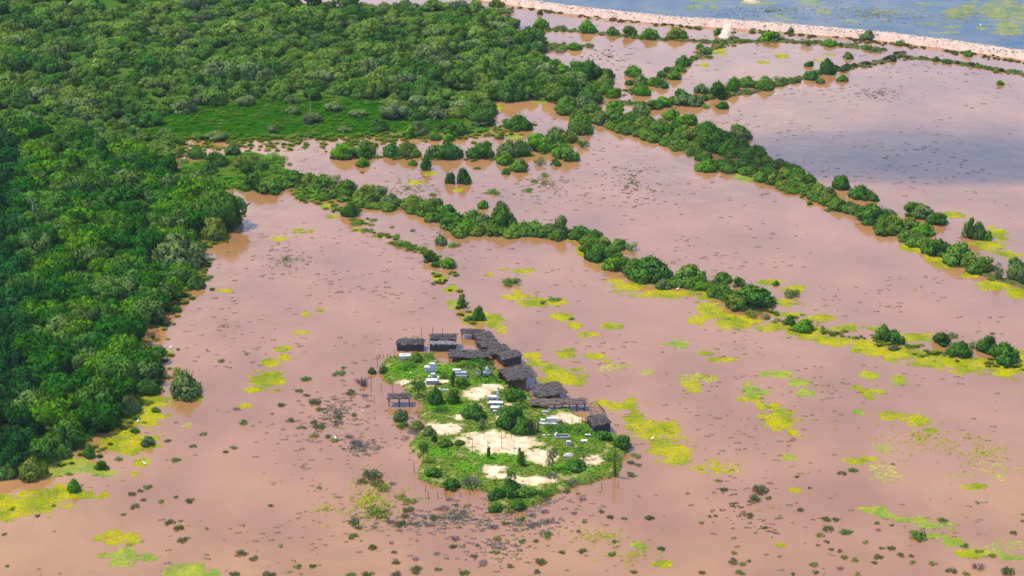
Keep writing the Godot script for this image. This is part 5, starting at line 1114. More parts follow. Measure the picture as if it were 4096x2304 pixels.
func build_tussocks() -> void:
	for row in [
		["dark green tussock in the open water left of the rise", "open water tussocks left of the rise", 0, [[-67.3, -20.2, 0.94, 0.58, 1], [-61.8, -24.2, 0.76, 0.47, 2], [-66.2, 16.4, 0.97, 0.6, 1], [-73.2, 19.7, 0.86, 0.53, 1], [-67.3, 22.2, 1.02, 0.63, 1], [-58.7, 22.6, 0.96, 0.59, 1], [-60.2, 24.7, 0.74, 0.46, 0], [-70.1, 28.5, 1.1, 0.68, 1], [-57.9, 11, 1.32, 0.82, 1], [-51, 2.7, 1.1, 0.68, 0], [-48.2, 10.2, 1.08, 0.67, 0], [-52.3, 7, 0.51, 0.35, 0]]],
		["grey leafless tussock in the open water left of the rise", "dead open water tussocks left of the rise", 1, [[-60.4, 4.6, 1.03, 0.64, 0]]],
		["dark green tussock among the loose group right of the corner mat", "tussocks right of the corner mat", 0, [[-74, 39.9, 1.08, 0.67, 1], [-75.1, 41.7, 0.91, 0.57, 0], [-76.5, 42.8, 0.91, 0.57, 0], [-73.9, 45.1, 0.7, 0.44, 0], [-70.3, 46, 0.97, 0.6, 2], [-67.5, 44, 0.55, 0.35, 0], [-64.4, 45.5, 1.22, 0.76, 0], [-75.3, 47.8, 1.15, 0.71, 0], [-76.8, 51, 0.65, 0.4, 2], [-66.9, 54.2, 1.28, 0.8, 0], [-65.2, 53.4, 0.58, 0.36, 2], [-65, 56.4, 1.19, 0.74, 0], [-63.5, 61.2, 1.11, 0.69, 0], [-59.4, 56.4, 0.55, 0.35, 2], [-48.1, 47.5, 0.65, 0.4, 0]]],
		["dark green tussock near the bottom edge, left of centre", "tussocks at the bottom edge", 0, [[-51.7, 66.1, 1.25, 0.77, 0], [-48.7, 67.8, 1.15, 0.71, 0], [-44.3, 63.4, 0.48, 0.35, 2], [-40.4, 70.7, 0.91, 0.56, 1], [-37.5, 70.6, 0.76, 0.47, 0], [-51.8, 73.4, 0.96, 0.6, 0], [-45.5, 73.7, 1.53, 0.95, 0], [-39.1, 40.4, 0.88, 0.55, 2], [-26.7, 63.8, 0.93, 0.57, 0], [-95, 70.4, 0.56, 0.35, 1], [-98.6, 58.8, 0.73, 0.45, 0], [-93.6, 51.6, 0.62, 0.38, 0]]],
		["dark green tussock in the belt off the left bank of the rise", "tussocks off the left bank", 0, [[-38.6, -16.6, 0.82, 0.51, 1], [-39.7, -13.7, 1.69, 1.05, 1], [-46.8, -10.4, 1.33, 0.82, 1], [-47.6, -4.4, 1.12, 0.69, 1], [-45.7, -2.4, 0.9, 0.56, 0], [-43.6, 1.5, 1.64, 1.02, 0], [-42.2, 5, 1.06, 0.66, 0], [-35.7, -3.6, 1.64, 1.02, 0], [-34.5, 7.6, 0.89, 0.55, 1], [-38, 8.8, 1.05, 0.65, 0], [-40.4, 9.5, 0.78, 0.48, 2], [-42.9, 11, 1.08, 0.67, 0], [-46.1, 13.6, 0.71, 0.44, 2], [-44.8, 13.8, 0.87, 0.54, 0], [-41.6, 13.1, 1.41, 0.88, 0], [-42.3, 17.2, 1.23, 0.76, 2], [-39.5, 17.9, 1.06, 0.66, 0], [-37.7, 19.4, 1.03, 0.64, 2], [-35.4, 23.3, 0.53, 0.35, 0], [-33.8, 22.9, 0.72, 0.45, 0]]],
		["grey leafless tussock in the belt off the left bank of the rise", "dead tussocks off the left bank", 1, [[-34.2, -9.2, 1.94, 1.2, 0], [-32.8, -2, 1.11, 0.69, 0], [-37.6, 11, 1.39, 0.86, 0], [-31.7, 3.1, 0.69, 0.43, 0], [-34.7, 17.9, 1.5, 0.93, 2], [-32.8, 20.8, 1.65, 1.03, 0]]],
		["dark green tussock in the belt below the left bank of the rise", "tussocks below the left bank", 0, [[-28.8, 35.2, 2.47, 1.53, 0], [-30.7, 37.9, 1.33, 0.82, 0], [-27, 38.5, 1.82, 1.13, 0], [-26, 40.5, 1.81, 1.12, 2], [-22.6, 44, 1.31, 0.81, 2], [-20.3, 46.1, 1.79, 1.11, 2], [-20.5, 49.3, 1.45, 0.9, 0], [-21.2, 51.5, 0.98, 0.61, 0], [-26.5, 51.5, 2.37, 1.47, 2], [-30.9, 54.1, 1.28, 0.79, 0], [-29.9, 56.1, 0.97, 0.6, 0], [-31.1, 59.6, 1.43, 0.88, 1], [-22, 54.8, 1.28, 0.79, 0], [-15.1, 52.4, 1.28, 0.8, 0], [-9, 47.2, 0.77, 0.48, 2]]],
		["grey leafless tussock in the belt below the left bank of the rise", "dead tussocks below the left bank", 1, [[-23.9, 53.9, 1.13, 0.7, 0], [-26.8, 56.1, 0.97, 0.6, 2], [-13.4, 48.7, 1.3, 0.8, 1], [-16.4, 55.2, 1.12, 0.7, 0], [-23.2, 62, 0.72, 0.44, 0], [-18.2, 68, 0.94, 0.58, 0], [-24.2, 38.5, 0.95, 0.59, 1], [-9.7, 50.6, 1.23, 0.76, 0], [-12.6, 45, 0.93, 0.58, 0], [-11, 47.5, 0.93, 0.58, 0]]],
		["dark green tussock in the field of clumps below the rise", "tussocks below the rise", 0, [[-37.6, 70.5, 0.79, 0.49, 1], [-26.6, 63.7, 0.95, 0.59, 0], [-22.5, 65.4, 0.65, 0.4, 0], [-21.9, 69.1, 0.94, 0.58, 0], [-18.3, 72.2, 1.67, 1.04, 0], [-21.6, 73.6, 1.07, 0.67, 0], [-26.8, 73.6, 1.38, 0.85, 0], [-30.4, 73.8, 1.38, 0.85, 1], [-11.3, 63.4, 0.86, 0.54, 0], [-6.5, 63, 0.57, 0.35, 0], [-3.2, 65.3, 0.95, 0.59, 1], [-2.9, 60.5, 0.96, 0.59, 2], [-7.2, 67.1, 0.94, 0.58, 0], [-0.2, 70.4, 0.85, 0.53, 0], [5.4, 69.1, 1.29, 0.8, 0], [4.6, 72.7, 0.99, 0.61, 0], [2.2, 61.4, 0.96, 0.59, 1], [4.6, 61.3, 0.72, 0.45, 0], [6.5, 59, 1.41, 0.88, 1], [-13.8, 71.9, 0.87, 0.54, 0], [-8.9, 73, 1.16, 0.72, 1]]],
		["grey leafless tussock in the field of clumps below the rise", "dead tussocks below the rise", 1, [[-14.3, 66, 0.86, 0.53, 0], [-10.9, 60.5, 1.11, 0.69, 2], [-5.4, 69.7, 1.23, 0.76, 1]]],
		["dark green tussock in the thin scatter below the right bank of the rise", "tussocks below the right bank", 0, [[9.6, 65.4, 0.8, 0.5, 0], [13.2, 65.1, 1.16, 0.72, 0], [19, 66.3, 0.86, 0.53, 1], [19.9, 61.5, 0.81, 0.5, 1], [22, 52.5, 0.83, 0.51, 1], [27, 52.4, 0.98, 0.61, 0], [28.5, 64.2, 0.8, 0.5, 0], [22.8, 72.5, 0.7, 0.43, 0], [19.3, 52.1, 0.83, 0.51, 0], [17.7, 50, 0.83, 0.51, 0], [13.1, 57.5, 0.66, 0.41, 0], [14.2, 53.9, 0.67, 0.42, 2], [1.8, 53, 1.13, 0.7, 1], [-1.1, 54.8, 0.97, 0.6, 0], [11.1, 41.8, 0.94, 0.58, 0]]],
		["grey leafless tussock in the thin scatter below the right bank of the rise", "dead tussocks below the right bank", 1, [[4.1, 51.2, 0.98, 0.61, 2], [7.5, 53.6, 1.07, 0.66, 2], [12.4, 50.6, 0.92, 0.57, 1], [14.2, 45, 0.93, 0.58, 0], [13.3, 42.7, 0.78, 0.49, 2], [6.6, 50, 0.92, 0.57, 2], [0.7, 57.2, 0.76, 0.47, 0], [-3.5, 56.1, 1.36, 0.85, 0], [-5.9, 57.2, 0.76, 0.47, 0], [3.8, 55.8, 0.76, 0.47, 0]]],
		["dark green tussock close against the right bank of the rise", "tussocks against the right bank", 0, [[25.9, 26.1, 1.55, 0.96, 2], [24.7, 29.5, 0.87, 0.54, 0], [26.2, 30.6, 0.87, 0.54, 1], [24.7, 34.6, 1.18, 0.73, 0]]],
		["dark green tussock in the clear brown water right of the rise", "tussocks right of the rise", 0, [[50.1, 41.3, 1.96, 1.21, 0], [48.4, 45.1, 1.78, 1.11, 0], [51.7, 44.5, 0.85, 0.53, 0], [57.2, 49.2, 0.89, 0.55, 0], [46.6, 51.5, 1.13, 0.7, 0], [42.3, 37.4, 0.85, 0.53, 2], [42.9, 41, 1, 0.62, 0], [35.4, 42.4, 0.5, 0.35, 2], [38.9, 51.9, 0.58, 0.36, 0], [40.2, 51.6, 0.52, 0.35, 0], [37.2, 54.2, 0.67, 0.41, 2], [27, 52.5, 0.98, 0.6, 1], [58.4, 35.6, 0.51, 0.35, 0], [60.4, 40.2, 0.5, 0.35, 0], [67.7, 33.9, 1.27, 0.79, 0], [70.3, 32.8, 1.02, 0.63, 1], [79.1, 30.1, 0.55, 0.35, 2], [93.1, 46.1, 0.74, 0.46, 2]]],
		["dark green tussock near the bottom edge, right of centre", "tussocks at the bottom edge, right of centre", 0, [[28.6, 64.2, 0.8, 0.5, 1], [42.3, 65.8, 0.8, 0.49, 2], [42.1, 68.9, 1.23, 0.76, 0], [43.5, 69.8, 0.79, 0.49, 2], [44.7, 68.7, 0.64, 0.4, 0], [50.9, 67.1, 0.47, 0.35, 2], [56.9, 70, 0.99, 0.62, 2], [56.8, 72.7, 0.7, 0.43, 0], [42.6, 73.1, 1.07, 0.66, 1], [35.6, 72.9, 0.78, 0.49, 0], [22.9, 72.4, 0.7, 0.43, 2], [52.4, 73.4, 0.64, 0.39, 0]]],
		["dark green tussock in the lower right field of clumps", "tussocks in the lower right field", 0, [[61.8, 53, 1.13, 0.7, 0], [63.8, 53, 0.88, 0.55, 0], [61.3, 56.5, 1.42, 0.88, 0], [64.8, 58, 1.2, 0.75, 1], [59.8, 59.1, 1.02, 0.63, 2], [60.6, 61.4, 0.81, 0.5, 0], [58.7, 62.8, 0.48, 0.35, 2], [61, 64.5, 0.65, 0.4, 0], [62.7, 64.9, 0.8, 0.5, 0], [63, 67.3, 0.85, 0.53, 2], [64.8, 68.4, 0.94, 0.58, 2], [68.2, 61.8, 0.8, 0.5, 2], [71.5, 54.4, 0.67, 0.41, 1], [74.2, 55.2, 0.58, 0.36, 0], [70.8, 64.1, 0.65, 0.4, 0], [72.6, 64, 0.95, 0.59, 0], [69.5, 67.1, 1, 0.62, 0], [73.8, 66.7, 0.94, 0.58, 0], [75.9, 66.9, 0.65, 0.4, 0], [68.5, 69.2, 0.64, 0.4, 0], [75.5, 69.1, 0.85, 0.53, 2], [78.6, 59.7, 2.32, 1.44, 1], [79.5, 69.6, 0.94, 0.58, 2], [82.2, 72, 1.37, 0.85, 0], [84.6, 53.3, 0.97, 0.6, 1], [97.4, 58.3, 0.87, 0.54, 0], [100.9, 50.9, 0.52, 0.35, 2], [100.2, 53.5, 0.43, 0.35, 2], [84.8, 73.4, 0.93, 0.57, 2], [64.8, 73.4, 0.78, 0.48, 2], [92.8, 72.5, 1.51, 0.94, 0], [86.7, 63.2, 1.04, 0.64, 1], [89.2, 65.5, 1.03, 0.64, 2], [91.3, 66.7, 0.88, 0.55, 2]]],
		["grey leafless tussock in the lower right field of clumps", "dead tussocks in the lower right field", 1, [[71.3, 57.1, 0.81, 0.5, 2], [87.7, 70.9, 1.52, 0.94, 0], [61.7, 71.4, 0.93, 0.58, 0]]],
	]:
		var grey: bool = row[2] == 1
		for t in row[3]:
			var mat: String = "dead_brush" if grey else ["scrub", "mangrove_dark", "mangrove_olive"][int(t[4])]
			tussock("dead_brush_tussock" if grey else "marsh_tussock", "tussock", row[0], row[1], grey, mat, Vector3(t[0], island_height(t[0], t[1]), t[1]), t[2], t[3])

# ---------------------------------------------------------------- huts and shelters
func roof_y(style: String, u: float, v: float, rise: float) -> float:
	match style:
		"gable":
			return rise * (1.0 - abs(v))
		"hip":
			return rise * min(1.0, min((1.0 - abs(v)) * 1.8, (1.0 - abs(u)) * 2.6))
		"lean":
			return rise * 0.5 * (1.0 - v)
		"sag":
			return rise * (1.0 - abs(v)) * (0.8 + 0.3 * sin(u * 3.0))
	return 0.0

func brush_roof(o: Node3D, w: float, d: float, y: float, rise: float, style: String, mat: String, s: int, sticks: int, shift := Vector3.ZERO) -> void:
	var rng := seeded(s)
	var rough := noise_of(s, 0.5, 3)
	var st := start()
	var nx := 12
	var nz := 8
	var top := []
	for iz in nz + 1:
		var row := []
		for ix in nx + 1:
			var u := -1.0 + 2.0 * ix / nx
			var v := -1.0 + 2.0 * iz / nz
			var rag := 0.34
			var p := Vector3(u * w * 0.5, y + roof_y(style, u, v, rise), v * d * 0.5)
			if ix in [0, nx]:
				p.x += rng.randf_range(-rag, rag)
			if iz in [0, nz]:
				p.z += rng.randf_range(-rag, rag)
			p.y += rough.get_noise_2d(p.x * 2.0, p.z * 2.0) * 0.42
			row.append(p + shift)
		top.append(row)
	var drop := Vector3(0, -0.14, 0)
	for iz in nz:
		for ix in nx:
			var c := shade(rng, 0.45, 1.7)
			quad(st, top[iz][ix], top[iz][ix + 1], top[iz + 1][ix + 1], top[iz + 1][ix], c)
			quad(st, top[iz + 1][ix] + drop, top[iz + 1][ix + 1] + drop, top[iz][ix + 1] + drop, top[iz][ix] + drop, c)
	for ix in nx:
		quad(st, top[nz][ix], top[nz][ix + 1], top[nz][ix + 1] + drop, top[nz][ix] + drop, Color(0.7, 0.7, 0.7))
		quad(st, top[0][ix + 1], top[0][ix], top[0][ix] + drop, top[0][ix + 1] + drop, Color(0.7, 0.7, 0.7))
	for iz in nz:
		quad(st, top[iz][0], top[iz + 1][0], top[iz + 1][0] + drop, top[iz][0] + drop, Color(0.7, 0.7, 0.7))
		quad(st, top[iz + 1][nx], top[iz][nx], top[iz][nx] + drop, top[iz + 1][nx] + drop, Color(0.7, 0.7, 0.7))
	var roof := put("roof", st.commit(), M[mat], o)
	var tt := start()
	for i in sticks:
		var u := rng.randf_range(-1.05, 1.05)
		var v := rng.randf_range(-1.0, 1.0)
		var l := rng.randf_range(0.5, 1.5)
		var along := rng.randf() < 0.3
		var v2 := clampf(v + (0.0 if along else l / d), -1.12, 1.12)
		var u2 := clampf(u + (l / w * 2.0 if along else rng.randf_range(-0.1, 0.1)), -1.1, 1.1)
		var a := Vector3(u * w * 0.5, y + roof_y(style, u, v, rise) + rng.randf_range(0.02, 0.2), v * d * 0.5) + shift
		var b := Vector3(u2 * w * 0.5, y + roof_y(style, u2, v2, rise) + rng.randf_range(0.02, 0.24), v2 * d * 0.5) + shift
		var k := rng.randf_range(0.6, 1.5)
		if rng.randf() < 0.3:
			k *= 3.2
		rod(tt, a, b, rng.randf_range(0.05, 0.13), 0.05, Color(k, k * 0.96, k * 0.92), 3)
	as_stuff(put("thatch", tt.commit(), M[mat], roof))

func brush_wall(o: Node3D, a: Vector3, b: Vector3, h: float, mat: String, s: int) -> void:
	var rng := seeded(s)
	var st := start()
	var l := a.distance_to(b)
	var d := (b - a).normalized()
	var side := Vector3(-d.z, 0, d.x)
	var up := Vector3(0, h, 0)
	block(st, (a + b) * 0.5 + Vector3(0, h * 0.5 - 0.15, 0), Vector3(l, h + 0.3, 0.12), rng, Color(0.6, 0.6, 0.6), -atan2(d.z, d.x))
	for i in int(l * 7.0):
		var p := a + d * rng.randf() * l + side * rng.randf_range(-0.1, 0.1)
		rod(st, p - Vector3(0, 0.2, 0), p + up * rng.randf_range(0.7, 1.12) + d * rng.randf_range(-0.15, 0.15), 0.055, 0.035, shade(rng, 0.4, 2.8), 3)
	put("wall", st.commit(), M[mat], o)

func build_huts() -> void:
	var rng := seeded(515)
	var s := 1000
	for b in [
		{"kind": "brush_hut", "label": "low rounded grey brush hut standing in the water, farthest left", "cat": "hut", "x": -23.83, "z": -27.24, "yaw": 0, "w": 6.44, "d": 2.8, "h": 1.67, "rise": 0.55, "style": "hip", "mat": "thatch", "walls": "fblr", "posts": 0, "group": "brush huts on the rise", "sticks": 9},
		{"kind": "brush_hut", "label": "tall brush hut with a pale lean-to roof across its front", "cat": "hut", "x": -16.15, "z": -28.57, "yaw": 0, "w": 6.35, "d": 2.6, "h": 2.33, "rise": 0.7, "style": "gable", "mat": "thatch", "walls": "fblr", "posts": 0, "group": "brush huts on the rise", "sticks": 9, "porch": [6.5, 1.7, 1.7, 1.5, "thatch_pale"]},
		{"kind": "open_shelter", "label": "small open gabled shelter on poles behind the dark row of huts", "cat": "shelter", "x": -9.46, "z": -33.74, "yaw": -0.07, "w": 5.26, "d": 2.4, "h": 1.38, "rise": 0.6, "style": "gable", "mat": "thatch", "walls": "", "posts": 3, "group": "brush huts on the rise", "sticks": 6},
		{"kind": "brush_hut", "label": "rear hut of the dark thatched row, lowest and greyest", "cat": "hut", "x": -6.85, "z": -31.84, "yaw": 0.45, "w": 4.13, "d": 3.6, "h": 1.3, "rise": 0.4, "style": "sag", "mat": "thatch", "walls": "l", "posts": 2, "group": "brush huts on the rise", "sticks": 9},
		{"kind": "brush_hut", "label": "second hut of the dark thatched row counting from the rear", "cat": "hut", "x": -5.75, "z": -27.68, "yaw": 0.45, "w": 4.5, "d": 3.8, "h": 1.3, "rise": 0.4, "style": "sag", "mat": "thatch", "walls": "lf", "posts": 2, "group": "brush huts on the rise", "sticks": 9},
		{"kind": "brush_hut", "label": "third hut of the dark thatched row, steep and shaggy", "cat": "hut", "x": -3.28, "z": -24.13, "yaw": 0.45, "w": 4.47, "d": 3.8, "h": 1.33, "rise": 0.5, "style": "sag", "mat": "thatch", "walls": "lfr", "posts": 2, "group": "brush huts on the rise", "sticks": 9},
		{"kind": "brush_hut", "label": "front hut of the dark thatched row with dark brush walls", "cat": "hut", "x": -0.7, "z": -19.7, "yaw": 0.45, "w": 4.83, "d": 3.8, "h": 1.89, "rise": 0.5, "style": "sag", "mat": "thatch", "walls": "lfr", "posts": 2, "group": "brush huts on the rise", "sticks": 9},
		{"kind": "long_shelter", "label": "long low shelter with a flat grey roof and deep shade under it", "cat": "shelter", "x": -9.99, "z": -20.51, "yaw": 0.02, "w": 9.41, "d": 3.4, "h": 1.67, "rise": 0.3, "style": "lean", "mat": "thatch", "walls": "b", "posts": 6, "group": "brush huts on the rise", "sticks": 8},
		{"kind": "open_shelter", "label": "open shelter with a wide sagging thatch roof nearest the dark row", "cat": "shelter", "x": 1.18, "z": -7.74, "yaw": 0.38, "w": 7.05, "d": 6.2, "h": 2.94, "rise": 0.5, "style": "sag", "mat": "thatch", "walls": "b", "posts": 3, "group": "brush huts on the rise", "sticks": 9},
		{"kind": "open_shelter", "label": "second wide thatch shelter, its dark roof running back to the right", "cat": "shelter", "x": 7.92, "z": -2.65, "yaw": 0.38, "w": 6.85, "d": 6, "h": 1.3, "rise": 0.6, "style": "sag", "mat": "thatch", "walls": "", "posts": 3, "group": "brush huts on the rise", "sticks": 9},
		{"kind": "long_shelter", "label": "long open shelter on many thin poles with a brownish ragged roof", "cat": "shelter", "x": 10.17, "z": 4.18, "yaw": 0.03, "w": 12.01, "d": 2.6, "h": 1.54, "rise": 0.25, "style": "lean", "mat": "thatch_brown", "walls": "", "posts": 8, "group": "brush huts on the rise", "sticks": 7},
		{"kind": "collapsed_hut", "label": "collapsed dark hut of heaped branches at the right end", "cat": "hut", "x": 18.61, "z": 14.16, "yaw": 0.35, "w": 4.12, "d": 4.2, "h": 2.17, "rise": 0.8, "style": "hip", "mat": "thatch", "walls": "fblr", "posts": 0, "group": "brush huts on the rise", "sticks": 16},
		{"kind": "open_shelter", "label": "small open shelter on poles at the left waterside of the rise", "cat": "shelter", "x": -24.91, "z": 2, "yaw": 0, "w": 4.88, "d": 2.4, "h": 1.94, "rise": 0.1, "style": "lean", "mat": "thatch", "walls": "", "posts": 3, "group": "brush huts on the rise", "sticks": 9},
	]:
		s += 50
		var w: float = b.w
		var d: float = b.d
		var base := island_height(b.x, b.z)
		var o := thing(b.kind, b.label, b.cat, Vector3(b.x, base, b.z), b.yaw, b.group)
		var front: float = b.h
		var wx := w * 0.5 - 0.2
		var wz := d * 0.5 - 0.2
		if b.walls != "":
			if "f" in b.walls:
				brush_wall(o, Vector3(-wx, 0, wz), Vector3(wx, 0, wz), front, b.mat, s + 1)
			if "b" in b.walls:
				brush_wall(o, Vector3(-wx, 0, -wz), Vector3(wx, 0, -wz), front + b.rise * 0.4, b.mat, s + 2)
			if "l" in b.walls:
				brush_wall(o, Vector3(-wx, 0, -wz), Vector3(-wx, 0, wz), front + 0.1, b.mat, s + 3)
			if "r" in b.walls:
				brush_wall(o, Vector3(wx, 0, -wz), Vector3(wx, 0, wz), front + 0.1, b.mat, s + 4)
		var n: int = b.posts
		for i in n:
			for side in [-1.0, 1.0]:
				var u: float = -1.0 + 2.0 * i / max(1, n - 1)
				var hh: float = front + roof_y(b.style, u * 0.95, side * 0.9, b.rise)
				var p := put("post", crooked_post(hh, 0.11, rng), M.pole, o)
				p.position = Vector3(u * wx, 0, side * wz)
		if n > 1:
			for side in [-1.0, 1.0]:
				var st := start()
				var yb: float = front + roof_y(b.style, 0.5, side * 0.9, b.rise) - 0.2
				rod(st, Vector3(-wx - 0.3, yb, side * wz), Vector3(wx + 0.3, yb + 0.08, side * wz), 0.07, 0.06, Color.WHITE)
				put("beam", st.commit(), M.pole, o)
		brush_roof(o, w, d, front, b.rise, b.style, b.mat, s, int(w * d * b.sticks))
		if b.has("porch"):
			var q: Array = b.porch
			brush_roof(o, q[0], q[1], q[2], 0.25, "lean", q[4], s + 9, int(q[0] * q[1] * 9), Vector3(0, 0, d * 0.5 + q[1] * 0.5 - 0.1))
			brush_wall(o, Vector3(-q[0] * 0.46, 0, d * 0.5 + q[3]), Vector3(q[0] * 0.46, 0, d * 0.5 + q[3]), q[2] - 0.05, b.mat, s + 10)
			brush_wall(o, Vector3(-q[0] * 0.46, 0, d * 0.5 + q[3]), Vector3(-q[0] * 0.46, 0, d * 0.5 - 0.3), q[2] - 0.05, b.mat, s + 11)
			brush_wall(o, Vector3(q[0] * 0.46, 0, d * 0.5 + q[3]), Vector3(q[0] * 0.46, 0, d * 0.5 - 0.3), q[2] - 0.05, b.mat, s + 12)
	# bare hoops of poles beside the collapsed hut
	var f: Array = ["bare pole hoops beside the collapsed hut", 18.43, 6.37, 0.35]
	var o2 := thing("pole_frame", f[0], "frame", Vector3(f[1], island_height(f[1], f[2]), f[2]), f[3])
	for i in 7:
		var z := -1.6 + 0.55 * i
		var st := start()
		var last := Vector3(-1.6, -0.4, z)
		for k in 9:
			var t := PI * (k + 1) / 9.0
			var q := Vector3(-cos(t) * 1.6 + rng.randf_range(-0.05, 0.05), sin(t) * 2.0 - 0.1, z + rng.randf_range(-0.12, 0.12))
			rod(st, last, q, 0.05, 0.045, shade(rng))
			last = q
		put("hoop", st.commit(), M.pole, o2)
	for i in 4:
		var st := start()
		var t := PI * (i + 1) / 5.0
		rod(st, Vector3(-cos(t) * 1.6, sin(t) * 2.0 - 0.05, -1.8), Vector3(-cos(t) * 1.6, sin(t) * 2.0 - 0.05, 1.9), 0.045, 0.04, shade(rng))
		put("rail", st.commit(), M.pole, o2)

